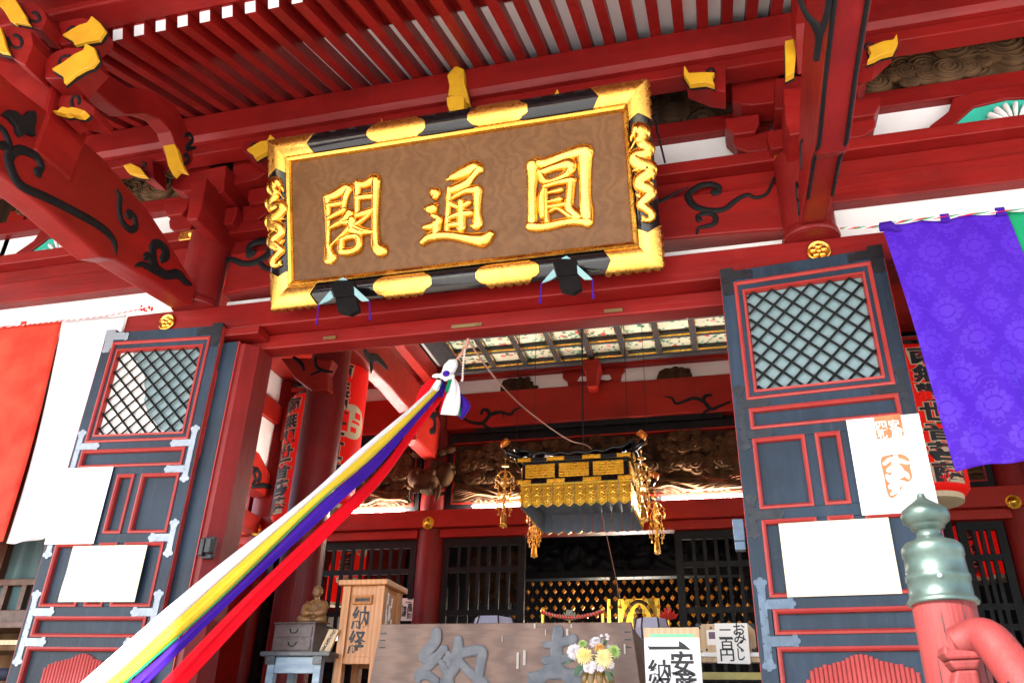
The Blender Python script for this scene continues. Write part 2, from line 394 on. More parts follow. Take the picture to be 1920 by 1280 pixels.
# ------------------------------------------------------------------ lettering: glyph outlines turned into meshes once, then placed
GL = {}
def make_glyphs(chars):
    tmp = []
    for ch, off in chars:
        cu_ = bpy.data.curves.new('glyph', 'FONT'); cu_.body = ch; cu_.size = 1; cu_.offset = off; cu_.resolution_u = 4; cu_.extrude = .5
        o = bpy.data.objects.new('glyph', cu_); C.objects.link(o); tmp.append((ch, off, o))
    bpy.context.view_layer.update(); dg = bpy.context.evaluated_depsgraph_get()
    for ch, off, o in tmp:
        me = bpy.data.meshes.new_from_object(o.evaluated_get(dg))
        vs = [v.co.copy() for v in me.vertices]; fs = [tuple(p.vertices) for p in me.polygons]
        if vs:
            x0, x1 = min(v.x for v in vs), max(v.x for v in vs); y0_, y1_ = min(v.y for v in vs), max(v.y for v in vs)
            vs = [V((v.x-(x0+x1)/2, v.y-(y0_+y1_)/2, v.z)) for v in vs]; GL[(ch, off)] = (vs, fs, x1-x0, y1_-y0_)
        bpy.data.meshes.remove(me)
    for ch, off, o in tmp:
        cu_ = o.data; bpy.data.objects.remove(o); bpy.data.curves.remove(cu_)
BOLD = .022
TXT = '南無觀世音菩薩納経奉安産おみくじ二百円写真撮影ご遠慮四札卍お賓頭さま'
make_glyphs([(c, BOLD) for c in set(TXT)]+[(c, .06) for c in set('南無觀世音菩薩')]+[(c, .034) for c in set('南無觀世音菩薩納奉')]+[(c, .01) for c in set('おみくじ二百円')])
def put(mb, ch, fr, a, b, wd, ht, h0, h1, off=BOLD, shear=0):
    vs, fs, gw, gh = GL[(ch, off)]
    mb.add([fr.w(a+v.x*wd/gw+shear*v.y*ht/gh, b+v.y*ht/gh, h0+(h1-h0)*(v.z+.5)) for v in vs], fs); return mb

# ------------------------------------------------------------------ ground and podium
tag(MB().box(-300, 300, -300, -1.3, -1.75, -1.6).build('ground', M_ground), kind='structure')
tag(MB().box(-300, 300, -1.3, 300, -1.76, -1.61).build('ground', M_ground), kind='structure')
AX = -1.62
HALL = thing('temple_hall', 'vermilion wooden temple hall with white plaster, carved beams and open black doors', 'temple', (AX, 5.1, -.1))
mb = MB()
for i in range(9): mb.box(-4.0, .75, -.28+i*.26, 2.2, -1.6+i*.165, -1.6+(i+1)*.165)
mb.build('front_steps', M_stone, HALL)
MB().box(-9.5, 6.5, 2.2, 19, -1.6, -.1).build('podium', M_floor, HALL)

# ------------------------------------------------------------------ outer facade (front of the hall)
XL, XR = -9.5, 6.5                                          # ends of the long beams
def beam(name, mb, m, b=.008, label=None): return mb.build(name, m, HALL, bevel=b, label=label)
for cx in (-4.07, .745):
    beam('column', MB().lathe([(.16, -.1), (.165, 2.96)], (cx, 5.16, 0), 40), M_redz, 0)
    up_ = beam('upper_column', MB().lathe([(.172, 3.19), (.168, 3.91)], (cx, 4.99, 0), 48), M_redz, 0)
    MB().lathe([(.186, 3.197), (.192, 3.215), (.186, 3.25), (.174, 3.275)], (cx, 4.99, 0), 48).build('column_collar', M_redz, up_)
for cx in (-6.6, 3.36):
    beam('column', MB().lathe([(.185, -.1), (.2, 1.5), (.19, 3.9)], (cx, 5.14, 0), 32), M_redz, 0)
beam('jamb', MB().prism([(-3.72, 4.97, -.1), (-3.52, 4.97, -.1), (-3.44, 5.05, -.1), (-3.44, 5.26, -.1), (-3.72, 5.26, -.1)], (0, 0, 2.937)), M_redz)
beam('jamb', MB().prism([(.48, 4.97, -.1), (.30, 4.97, -.1), (.21, 5.05, -.1), (.21, 5.26, -.1), (.48, 5.26, -.1)], (0, 0, 2.937)), M_redz)
beam('lintel', MB().box(-4.69, 1.32, 4.95, 5.3, 2.966, 3.195), M_redx, .012)
beam('door_head', MB().box(-3.9, .7, 5.1, 5.262, 2.837, 2.964), M_redx, .012)
for s in (0, 1):
    m1 = MB().box(-3.80, -3.40, 4.93, 5.1, 2.895, 2.963)
    if s: m1.mirror(AX)
    beam('bracket_step', m1, M_redx)
beam('long_beam', MB().box(XL, -4.14, 5.03, 5.3, 3.53, 3.752), M_redx)
beam('long_beam', MB().box(.90, XR, 5.03, 5.3, 3.53, 3.752), M_redx)
beam('plate_beam', MB().box(XL, XR, 4.95, 5.3, 3.908, 4.014), M_redx)
beam('plate_bed', MB().box(XL, XR, 5.06, 5.3, 3.756, 3.906), M_redx)
MB().box(XL, -4.2, 5.13, 5.2, 3.10, 3.53).build('plaster_panel', M_white, HALL)
MB().box(.95, XR, 5.13, 5.2, 3.10, 3.53).build('plaster_panel', M_white, HALL)
MB().box(-3.88, .64, 5.12, 5.2, 3.197, 3.33).build('plaster_panel', M_white, HALL)
MB().box(XL, XR, 5.2, 5.3, 4.016, 4.42).build('plaster_panel', M_white, HALL)
beam('upper_beam', MB().box(XL, XR, 5.12, 5.4, 4.40, 4.556), M_redx)
MB().box(XL, XR, 5.3, 5.4, 4.56, 5.6).build('back_board', M_carved, HALL)
beam('purlin', MB().prism([(XL, 4.56, 4.70), (XL, 4.60, 4.66), (XL, 4.85, 4.66), (XL, 4.85, 4.96), (XL, 4.56, 4.93)], (XR-XL, 0, 0)), M_redx, .006)
beam('purlin_support', MB().box(XL, XR, 4.64, 4.80, 4.56, 4.66), M_redx)
beam('purlin_back', MB().box(XL, XR, 4.85, 5.3, 5.02, 5.2), M_redx)
# carved cross beams with black scrolls
def koryo(x0, x1):
    n = 24; pts = []
    for i in range(n+1):
        t = i/n; pts.append((x0+(x1-x0)*t, 5.02, 3.345+.05*math.sin(math.pi*t)**.5))
    return beam('carved_beam', MB().prism([(x0, 5.02, 3.752)]+pts+[(x1, 5.02, 3.752)], (0, .2, 0)), M_redx, .015)
KO = koryo(-3.87, .63)
c3 = crop(1280, 0, 3); kf = FY(5.02); z4 = crop(1220, 100, 3.764)
def strokes(name, fr, lines, m, h, parent, cropf=None, mirror=None, h0=0):
    mb = MB()
    for ln in lines:
        P = []
        for x, y, wd in ln:
            if cropf:
                a, b = fr.p(*cropf(x, y)); a2, b2 = fr.p(*cropf(x+1, y)); sc_ = abs(a2-a)+abs(b2-b)*.3
                P.append((a, b, wd*sc_))
            else: P.append((x, y, wd))
        mb.stroke(fr, P, h, h0)
    if mirror is not None: mb.mirror(mirror)
    return mb.build(name, m, parent, smooth=True)
SW = [[(485, 985, 14), (450, 985, 30), (480, 950, 24), (430, 925, 22), (350, 935, 24), (275, 985, 26), (270, 1030, 27), (320, 1085, 25), (420, 1110, 24), (520, 1100, 22), (600, 1040, 20), (680, 1000, 16), (740, 1020, 14), (820, 990, 13), (870, 880, 10)],
      [(330, 1170, 12), (345, 1180, 22), (335, 1150, 18), (400, 1130, 18), (455, 1150, 20), (450, 1200, 20), (400, 1220, 16), (340, 1235, 12), (325, 1275, 8)],
      [(60, 1050, 16), (120, 1020, 14), (200, 975, 8), (270, 945, 3)]]
strokes('scroll', kf, SW, M_inkb, .012, KO, z4)
strokes('scroll', kf, [[(485, 1135, 10), (490, 1190, 16), (540, 1240, 20), (600, 1235, 20), (660, 1222, 20), (740, 1252, 22), (830, 1250, 26), (930, 1200, 28), (975, 1130, 30), (960, 1090, 26), (900, 1075, 26), (820, 1100, 24), (795, 1150, 24), (810, 1185, 30), (835, 1165, 22)], [(880, 1230, 16), (900, 1270, 20), (950, 1300, 18)]], M_inkb, .012, KO, crop(280, 200, 4.267))

# bracket sets above the columns
BR = dict(upper_block=([(505, 60), (755, 20), (762, 100), (722, 160), (572, 185), (510, 130)], 4.80, .3),
          bracket_arm=([(560, 190), (905, 140), (905, 345), (720, 366), (640, 360), (575, 335)], 4.86, .2),
          lower_block=([(520, 460), (765, 425), (770, 500), (740, 555), (590, 575), (530, 520)], 4.92, .25),
          lower_arm=([(585, 590), (840, 545), (840, 680), (680, 700), (610, 670), (580, 625)], 4.97, .2),
          centre_block=([(875, 180), (960, 168), (1130, 150), (1130, 330), (1080, 390), (875, 395)], 4.72, .4),
          projecting_arm=([(935, 250), (1090, 235), (1090, 560), (985, 580), (950, 480)], 4.55, .6),
          base_block=([(820, 545), (1130, 500), (1130, 600), (1090, 640), (850, 680), (825, 610)], 4.86, .35))
for nm, (pl, Y, d) in BR.items():
    f = FY(Y)
    for mi in (0, 1):
        ab = [f.p(*z4(*q)) for q in pl]
        m1 = MB().fprism(f, ab, -d, 0)
        if nm in ('bracket_arm', 'lower_arm', 'upper_block', 'lower_block') :
            beam(nm, m1 if not mi else m1.mirror(AX), M_redx, .01)
            c0 = .81 if not mi else -4.05
            m2 = MB().fprism(f, [(2*.81-a, b) for a, b in ab], -d, 0)
            if mi: m2.mirror(AX)
            beam(nm, m2, M_redx, .01)
        else: beam(nm, m1 if not mi else m1.mirror(AX), M_redx, .01)
# white plaster edge profiles beside the blocks come from the blocks themselves
# yellow tipped nose carvings under the purlin
def nose(cropf, yel, Y, curls=(), red=None, mirror=None, d=.05, bulge=.02, name='nose_tip'):
    f = FY(Y); ab = [f.p(*cropf(*q)) for q in yel]
    cx = sum(a for a, b in ab)/len(ab); cb = sum(b for a, b in ab)/len(ab)
    m1 = MB().fprism(f, ab, -d, 0)
    if mirror is not None: m1.mirror(mirror)
    root = m1.build(name, M_yel, HALL, bevel=.004)
    # black outline a little behind the yellow tip
    ol = [(cx+(a-cx)*1.03+(.0035 if a > cx else -.0035), cb+(b-cb)*1.03+(.0035 if b > cb else -.0035)) for a, b in ab]
    m2 = MB().fprism(f, ol, -d-.014, -d-.001)
    if mirror is not None: m2.mirror(mirror)
    m2.build('outline', M_inkb, root)
    if red:
        m3 = MB().fprism(f, [f.p(*cropf(*q)) for q in red], -d-.2, -d-.015)
        if mirror is not None: m3.mirror(mirror)
        m3.build('nose_arm', M_redx, root, bevel=.006)
    if curls: strokes('curl', f, curls, M_inkb, .008, root, cropf, mirror, -d-.016)
    return root
cg = crop(280, 200, 4.267); c2 = crop(640, 0, 3)
nose(c3, [(8, 365), (35, 410), (70, 408), (115, 405), (180, 408), (165, 435), (180, 478), (130, 462), (40, 472), (5, 415)], 4.54,
     [[(40, 405, 5), (90, 400, 8), (150, 405, 8), (178, 375, 8), (160, 350, 8), (138, 362, 9), (145, 375, 6)]],
     [(10, 360), (60, 330), (240, 330), (240, 480), (150, 470), (20, 420)])
nose(cg, [(775, 342), (890, 275), (940, 270), (965, 222), (1012, 262), (1000, 330), (930, 360), (880, 385), (840, 412), (828, 375)], 4.54,
     [[(880, 278, 5), (800, 300, 8), (785, 275, 8), (805, 255, 8), (825, 270, 6)]],
     [(700, 300), (720, 240), (960, 225), (965, 260), (840, 390)])
nose(c3, [(1045, 265), (1090, 245), (1130, 230), (1185, 222), (1205, 190), (1212, 240), (1185, 290), (1120, 305), (1085, 325), (1040, 342), (1060, 300)], 4.54,
     [[(1150, 228, 5), (1080, 245, 8), (1035, 235, 8), (1040, 208, 8), (1075, 210, 8)]],
     [(1000, 200), (1190, 175), (1205, 205), (1090, 310), (1010, 330)])
c1 = crop(0, 0, 3)
nose(c1, [(692, 930), (735, 918), (790, 945), (822, 990), (775, 985), (740, 975), (715, 965)], 4.54,
     [[(700, 915, 5), (760, 925, 6), (795, 900, 6), (775, 888, 6)]],
     [(690, 900), (700, 870), (830, 870), (840, 980), (770, 960)])
nose(c2, [(595, 425), (640, 368), (688, 390), (692, 465), (710, 530), (720, 580), (690, 575), (680, 540), (600, 535), (608, 480)], 4.50, d=.06)
nose(c2, [(592, 548), (640, 535), (690, 545), (690, 640), (610, 635), (595, 590)], 4.46, d=.1)
nose(c2, [(222, 660), (235, 690), (310, 672), (340, 690), (300, 720), (225, 710)], 4.54, [[(240, 690, 5), (300, 675, 7), (345, 660, 8), (335, 640, 7), (318, 650, 5)]])
nose(c2, [(1115, 562), (1190, 545), (1215, 500), (1232, 540), (1200, 575), (1120, 575)], 4.54, [[(1200, 545, 5), (1130, 555, 7), (1075, 548, 8), (1080, 525, 8), (1105, 530, 6)]])
nose(c3, [(575, 230), (645, 215), (628, 405), (580, 430)], 4.3, d=.06)

# projecting bargeboard curve (S shaped strut) between the eave bracket and the wall bracket, both sides
SB = [(540, 330), (620, 420), (720, 490), (820, 503), (900, 530), (980, 590), (1040, 680), (1075, 790), (1090, 900), (1045, 965), (1015, 880), (985, 810), (960, 740), (900, 670), (820, 640), (700, 640), (600, 570), (470, 440)]
def on_x(pl, X, cropf): return [PX(*cropf(*q), X) for q in pl]
for mi in (None, AX):
    m1 = MB().prism(on_x(SB, -3.98, c1), (-.13, 0, 0))
    if mi is not None: m1.mirror(mi)
    sb = beam('curved_strut', m1, M_redy, .008)
    if mi is None:
        P = on_x([(915, 815), (985, 808), (1045, 968), (960, 985)], -3.975, c1)
        f = FY(4.2)
        m2 = MB().fprism(f, [f.p(*c1(*q)) for q in [(915, 815), (980, 808), (1000, 850), (1012, 900), (1045, 965), (1000, 955), (972, 985), (945, 930), (930, 860)]], -.05, 0)
        m2.build('nose_tip', M_yel, sb, bevel=.003)
        fx = Fr((-3.978, 0, 0), (0, 1, 0))
        strokes('curl', Fr((-3.98, 0, 0), (0, 1, 0)), [[(1040, 765, 6), (1065, 755, 8), (1080, 790, 8), (1045, 840, 8), (1095, 830, 6)], [(1035, 880, 6), (1050, 870, 8), (1060, 900, 8), (1035, 925, 5)]], M_inkb, .01, sb, c1)

# tie beams from the main columns out to the porch pillars
TB = [(4.80, 3.125), (4.6, 3.10), (3.95, 3.02), (3.80, 2.95), (3.62, 2.96), (3.27, 2.98), (2.6, 2.97), (1.2, 2.92), (-.5, 2.92), (-.5, 3.55), (2.3, 3.55), (2.79, 3.55), (3.19, 3.6), (3.56, 3.62), (4.1, 3.55), (4.4, 3.45), (4.72, 3.33), (4.80, 3.3)]
fL = Fr((-3.95, 0, 0), (0, 1, 0)); cl = crop(0, 200, 4.571)
for x0, x1 in ((-4.15, -3.95), (.66, .835)):
    tb = beam('tie_beam', MB().prism([(x1, y, z+(.04+.06*max(0, (y-3.6)/1.2)) if x0 > 0 and z < 3.3 else z) for y, z in TB], (x0-x1, 0, 0)), M_redy, .02)
    SWL = [[(-40, 330, 20), (40, 340, 38), (80, 400, 40), (75, 470, 40), (120, 600, 38), (200, 690, 34), (400, 780, 32), (600, 880, 30), (800, 990, 28), (920, 1080, 26), (975, 1160, 22), (995, 1260, 8)],
           [(330, 590, 20), (320, 560, 36), (350, 540, 22), (350, 500, 30), (310, 430, 32), (240, 390, 34), (170, 370, 36), (110, 400, 36), (70, 470, 34)],
           [(1000, 720, 10), (1025, 780, 22), (1020, 840, 20), (1025, 930, 20), (1060, 1010, 20), (1120, 1055, 22), (1160, 1030, 22), (1150, 950, 20), (1110, 910, 22), (1100, 930, 26)],
           [(-10, 170, 20), (30, 210, 26), (60, 270, 26), (80, 340, 30)]]
    S2 = [[(760, 215, 4), (800, 205, 12), (850, 230, 14), (930, 265, 16), (1000, 260, 18), (1040, 300, 14), (1075, 320, 5)],
          [(910, 180, 14), (930, 150, 24), (930, 120, 16), (890, 90, 18), (860, 110, 20), (860, 170, 20), (880, 230, 20), (930, 265, 18)], [(840, 230, 12), (850, 200, 14), (835, 160, 16), (815, 165, 14)]]
    if x0 < -2:
        strokes('scroll', fL, SWL, M_inkb, .014, tb, cl)
        strokes('scroll', fL, S2, M_inkb, .014, tb, crop(0, 427, 3))
    else:
        fR = Fr((.66, 0, 0), (0, -1, 0))
        P = [[(y, z, w_) for y, z, w_ in ln] for ln in ([(-4.72, 3.25, .006), (-4.66, 3.3, .010), (-4.68, 3.36, .010), (-4.6, 3.42, .010), (-4.56, 3.36, .008)], [(-4.3, 3.3, .006), (-4.2, 3.4, .010), (-4.1, 3.36, .008)])]
        strokes('scroll', fR, P, M_inkb, .012, tb)
        strokes('scroll', Fr((0, 0, 3.005), (1, 0, 0), (0, -1, 0)), [[(655, -20, 12), (670, 30, 14), (700, 90, 16), (745, 140, 22), (770, 190, 26)], [(825, -20, 16), (815, 60, 18), (800, 120, 20), (772, 190, 24)], [(768, 180, 24), (765, 240, 20), (752, 330, 18)]], M_inkb, .010, tb, c3)
        # black edge lines along the underside
        mb = MB()
        for xx in (.672, .812):
            mb.tube([(xx, y, z+.04) for y, z in ((4.35, 3.07), (3.95, 3.03), (3.7, 2.95), (3.27, 2.975), (2.6, 2.965), (1.2, 2.915))], .012, 6)
        mb.build('edge_line', M_inkb, tb, smooth=True)
    beam('porch_pillar', MB().box(x0-.03, x1+.03, -.75, -.49, -1.6, 3.8), M_redz, .03)
for cropf, pl in ((crop(0, 0, 5.333), [(25, 1145), (90, 1100), (150, 1110), (200, 1150), (240, 1170), (290, 1110), (335, 1105), (358, 1140), (355, 1230), (340, 1290), (350, 1370), (300, 1350), (260, 1330), (200, 1375), (165, 1320), (160, 1270), (90, 1190)]),):
    f = Fr((-3.93, 0, 0), (0, 1, 0)); MB().fprism(f, [f.p(*cropf(*q)) for q in pl], -.03, .012).build('black_ornament', M_inkb, HALL, bevel=.006)

# bracket cluster over the left tie beam with ochre noses
ca = crop(0, 0, 5.333)
MB().fprism(FY(3.05), [FY(3.05).p(*ca(*q)) for q in [(-300, 560), (0, 560), (100, 600), (200, 620), (430, 530), (470, 700), (530, 860), (500, 1000), (470, 1130), (400, 1300), (330, 1500), (0, 1500), (-300, 1400)]], -.35, 0).build('cluster_block', M_redy, HALL, bevel=.03)
MB().fprism(FY(3.1), [FY(3.1).p(*ca(*q)) for q in [(290, 400), (400, 380), (500, 490), (430, 530), (330, 500)]], -.3, 0).build('cluster_block', M_redx, HALL, bevel=.01)
MB().fprism(FY(3.12), [FY(3.12).p(*ca(*q)) for q in [(-200, 0), (400, 60), (500, 190), (570, 300), (570, 480), (280, 480), (-200, 560)]], -.3, 0).build('cluster_block', M_redx, HALL, bevel=.01)
nose(ca, [(-60, 0), (60, -30), (155, 0), (210, 90), (255, 160), (265, 200), (300, 250), (165, 225), (150, 245), (95, 205), (40, 110)], 2.86,
     [[(200, 80, 8), (255, 150, 10), (330, 175, 14), (350, 140, 14), (320, 90, 14), (290, 80, 14)]], [(140, -20), (300, -20), (400, 60), (425, 140), (370, 250), (260, 220)], d=.025)
nose(ca, [(-60, 250), (0, 270), (40, 390), (55, 450), (90, 535), (0, 520), (-60, 480)], 2.8,
     [[(30, 330, 8), (70, 410, 10), (140, 435, 15), (172, 390, 15), (150, 330, 15), (100, 305, 15)]], [(0, 240), (150, 220), (260, 270), (285, 400), (200, 610), (80, 540)], d=.025)
nose(ca, [(620, 350), (700, 300), (790, 248), (870, 225), (915, 160), (1000, 230), (1052, 302), (985, 400), (870, 415), (745, 452), (725, 410)], 3.0,
     [[(760, 262, 6), (690, 295, 10), (645, 290, 12), (640, 255, 12), (680, 225, 12), (712, 235, 12)]], [(480, 300), (560, 170), (780, 130), (915, 160), (900, 250), (720, 380), (560, 400)], d=.025)
nose(ca, [(515, 690), (630, 620), (740, 540), (830, 500), (850, 432), (940, 480), (978, 590), (920, 660), (840, 690), (740, 748), (640, 832), (630, 762)], 2.92,
     [[(700, 570, 6), (590, 610, 11), (548, 580, 14), (580, 525, 14), (650, 515, 14)]], [(400, 740), (400, 560), (500, 470), (620, 430), (840, 430), (850, 520), (640, 740)], d=.025)
nose(ca, [(515, 1103), (570, 1105), (620, 1062), (680, 1080), (720, 1068), (790, 1085), (852, 1108), (800, 1152), (745, 1145), (690, 1125), (645, 1135), (580, 1120)], 3.05,
     [[(720, 965, 14), (725, 930, 14), (690, 890, 15), (650, 920, 15), (650, 980, 14), (690, 1050, 12), (780, 1060, 8), (850, 1100, 6)]],
     [(520, 1090), (500, 960), (540, 860), (720, 830), (770, 930), (870, 1000), (865, 1090), (790, 1080), (700, 1060), (620, 1050)])

# eaves: rafters, boards, roof
y0, z0, y1, z1 = 3.32, 4.47, 4.555, 4.932
sl_ = (z1-z0)/(y1-y0)
def mkraft(x):
    m = MB(); hw = .039; hh = .105; a, b = 3.32, 6.2; za, zb = z0, z0+sl_*(b-a)
    m.add([(x-hw, a, za), (x+hw, a, za), (x+hw, a-hh*.34, za+hh*.94), (x-hw, a-hh*.34, za+hh*.94), (x-hw, b, zb), (x+hw, b, zb), (x+hw, b, zb+hh), (x-hw, b, zb+hh)],
          [(0, 3, 2, 1), (4, 5, 6, 7), (0, 1, 5, 4), (2, 3, 7, 6), (1, 2, 6, 5), (0, 4, 7, 3)])
    return m
rx = -1.217*3.32-.02+.0; r0 = mkraft(0).build('rafter', M_redy, HALL)
MB().prism([(-.0395, 3.3195, z0-.001), (.0395, 3.3195, z0-.001), (.0395, 3.3195-.076*.36, z0+.074), (-.0395, 3.3195-.076*.36, z0+.074)], (0, -.003, -.001)).build('rafter_cap', M_cap, r0)
xs = [rx+.1763*i for i in range(-20, 46)]
for i, x in enumerate(xs):
    o = r0 if i == 0 else dup(r0, None, HALL)
    o.location = (x, 0, 0)
mb = MB()
zb = lambda y: z0+.108+sl_*(y-3.32)
mb.add([(XL, 3.905, zb(3.905)), (XR, 3.905, zb(3.905)), (XR, 6.3, zb(6.3)), (XL, 6.3, zb(6.3)), (XL, 3.905, zb(3.905)+.03), (XR, 3.905, zb(3.905)+.03), (XR, 6.3, zb(6.3)+.03), (XL, 6.3, zb(6.3)+.03)],
       [(0, 1, 2, 3), (7, 6, 5, 4), (0, 4, 5, 1), (1, 5, 6, 2), (2, 6, 7, 3), (3, 7, 4, 0)])
mb.build('eave_board', M_board, HALL)
beam('eave_filler', MB().prism([(XL, 3.286, 4.574), (XL, 3.9, 4.799), (XL, 3.9, 4.9), (XL, 3.286, 4.7)], (XR-XL, 0, 0)), M_redx)
beam('eave_beam', MB().box(XL, XR, 3.08, 3.285, 4.556, 4.76), M_redx, .012)
# flying rafters' board beyond
MB().prism([(XL, 3.09, 4.62), (XL, -.9, 4.32), (XL, -.9, 4.40), (XL, 3.09, 4.76)], (XR-XL, 0, 0)).build('eave_soffit', M_redx, HALL)
MB().prism([(XL, -1.0, 4.42), (XL, 3.3, 5.0), (XL, 6.4, 6.6), (XL, 11, 9), (XL, 19, 6.5), (XL, 19, 6.7), (XL, 11, 9.4), (XL, 6.4, 6.9), (XL, 3.3, 5.3), (XL, -1.0, 4.62)], (XR-XL, 0, 0)).build('roof', M_roof, HALL)

# ------------------------------------------------------------------ door leaves
def ring(mb, fr, fa, rect, prof):
    a0, a1, b0, b1 = rect; loops = []
    for off_, h in prof:
        loops.append([fr.w(fa(x), y, h) for x, y in ((a0-off_, b0-off_), (a1+off_, b0-off_), (a1+off_, b1+off_), (a0-off_, b1+off_))])
    base = len(mb.v)
    for L in loops: mb.v += L
    for i in range(len(loops)-1):
        for k in range(4):
            p = base+i*4+k; q = base+i*4+(k+1) % 4; mb.f.append((p, q, q+4, p+4))
def hinge(fr, fa, ax, z0_, z1_, arms, m, parent, s=1):
    mb = MB(); w_ = .021
    def strip(a0, a1, b0, b1, h):
        mb.fbox(fr, fa(a0), fa(a1), b0, b1, .0005, h)
    def fleur(a, b, da, db, h):
        for o1, o2, r in ((0, 0, .026), (.020, .022, .016), (.020, -.022, .016), (.034, 0, .015)):
            ca_, cb_ = a+da*o1-db*o2*1, b+db*o1+da*o2
            mb.fprism(fr, [(fa(ca_+r*math.cos(t*math.pi/6)), cb_+r*math.sin(t*math.pi/6)) for t in range(12)], .0005, h+random.random()*.0008)
    strip(ax-w_, ax+w_, z0_+.05, z1_-.05, .004)
    fleur(ax, z1_-.045, 0, 1, .0047); fleur(ax, z0_+.045, 0, -1, .0047)
    for zz in arms:
        strip(ax, ax+s*.125, zz-.026, zz+.026, .0048); fleur(ax+s*.13, zz, s, 0, .0056)
    k = 0; b = z0_+.05
    while b < z1_-.04: mb.ball(fr.w(fa(ax+(.016 if k % 2 else -.016)), b, .004), .0045, 6, 4); b += .045; k += 1
    return mb.build('hinge_plate', m, parent)
M_flute = paint('lighter pink fluted paint', (.52, .095, .085), (.44, .07, .065), .5, bump=.1)  # fluted panels get a lighter pink than the door mouldings
def make_door(fr, W, flip, label, hm):
    fa = (lambda a: W-a) if flip else (lambda a: a)
    def bx(mb, a0, a1, b0, b1, h0, h1): return mb.fbox(fr, fa(a0), fa(a1), b0, b1, h0, h1)
    cols = [(.09, .387), (.45, .585), (.65, .932)]
    f = MB()
    bx(f, 0, .09, -.06, 2.977, -.05, 0); bx(f, .932, W, -.06, 2.977, -.05, 0)
    for b0, b1 in ((2.88, 2.977), (1.966, 2.03), (1.768, 1.833), (1.267, 1.338), (.769, .838), (.573, .642), (-.06, .03)): bx(f, .09, .932, b0, b1, -.048, 0)
    for b0, b1 in ((1.338, 1.768), (.838, 1.267)):
        bx(f, .387, .45, b0, b1, -.046, -.001); bx(f, .585, .65, b0, b1, -.046, -.001)
    door = f.build('door', M_door, HALL, bevel=.003, label=label)
    p = MB()
    for a0, a1, b0, b1 in [(.09, .932, 1.833, 1.966), (.09, .932, .642, .769), (.09, .932, .03, .573)]+[(c0, c1_, b0, b1) for c0, c1_ in cols for b0, b1 in ((1.338, 1.768), (.838, 1.267))]:
        bx(p, a0, a1, b0, b1, -.04, -.024)
    p.build('panel', M_door, door)
    ib = MB(); ring(ib, fr, fa, (.135, .885, 2.078, 2.816), [(.05, -.004), (.0, -.004), (.0, -.03)]); ib.build('inner_border', M_door, door)
    mo = MB(); prof = [(.004, -.002), (.003, .010), (-.010, .013), (-.020, .004), (-.022, -.026)]
    for r_ in [(.085, .932, 2.03, 2.88), (.09, .935, 1.833, 1.966), (.098, .932, .642, .769), (.098, .932, .03, .573)]+[(c0, c1_, b0, b1) for c0, c1_ in cols for b0, b1 in ((1.338, 1.768), (.838, 1.267))]: ring(mo, fr, fa, r_, prof)
    ring(mo, fr, fa, (.135, .885, 2.078, 2.816), [(.004, -.006), (.003, .004), (-.012, .006), (-.02, -.03)])
    eg = [(W-.0005, W+.004)] 
    for a0, a1 in ((-.004, -.0005), (W+.0005, W+.004)): bx(mo, a0, a1, -.06, 2.975, -.049, -.003)
    mo.build('moulding', M_moul, door)
    bx(MB(), .13, .89, 2.07, 2.82, -.046, -.036).build('pane', M_teal, door)
    la = MB(); A0, A1, B0, B1 = .157, .865, 2.09, 2.797; pit = .1193
    for sgn in (1, -1):
        for i in range(-8, 16):
            ak = A0+.042+i*pit; pts = [(a, B1+sgn*(a-ak)) for a in (A0, A1)]
            (a1, b1), (a2, b2) = pts
            t0, t1 = 0, 1
            for lim, up in ((B0, 0), (B1, 1)):
                d1, d2 = (b1-lim, b2-lim) if not up else (lim-b1, lim-b2)
                if d1 < 0 and d2 < 0: t0, t1 = 1, 0; break
                if d1 < 0: t0 = max(t0, d1/(d1-d2))
                if d2 < 0: t1 = min(t1, d1/(d1-d2))
            if t1-t0 < .02: continue
            h = -.012 if sgn > 0 else -.0165
            q = lambda t: fr.w(fa(a1+(a2-a1)*t), b1+(b2-b1)*t, h)
            la.tube([q(t0), q(t1)], .0085, 4, up=fr.n+fr.u*.0)
    la.build('lattice', M_darkb, door)
    # fluted red cloud panel
    fl = MB(); top = lambda a: .47+.05*max(0, 1-((a-.51)/.16)**2)+.018*abs(math.sin((a-.23)*17))+(0 if abs(a-.51) < .2 else -.012)-max(0, (abs(a-.51)-.235))**2*28
    a = .235; k = 0
    while a < .79:
        fl.tube([fr.w(fa(a), .0, -.02), fr.w(fa(a), top(a), -.02)], .0115, 8); a += .0232; k += 1
    fl.build('fluted_panel', M_flute, door, smooth=True)
    iron, mid, low, cl_ = hm
    hinge(fr, fa, .042, 1.70, 2.135, (2.0, 1.80), mid, door); hinge(fr, fa, .042, 1.166, 1.43, (1.301,), mid, door); hinge(fr, fa, .045, .455, .945, (.80, .605), low, door)
    hinge(fr, fa, W-.042, 1.70, 2.135, (2.0, 1.80), cl_, door, -1); hinge(fr, fa, W-.042, 1.166, 1.43, (1.301,), cl_, door, -1); hinge(fr, fa, W-.045, .455, .945, (.80, .605), cl_, door, -1)
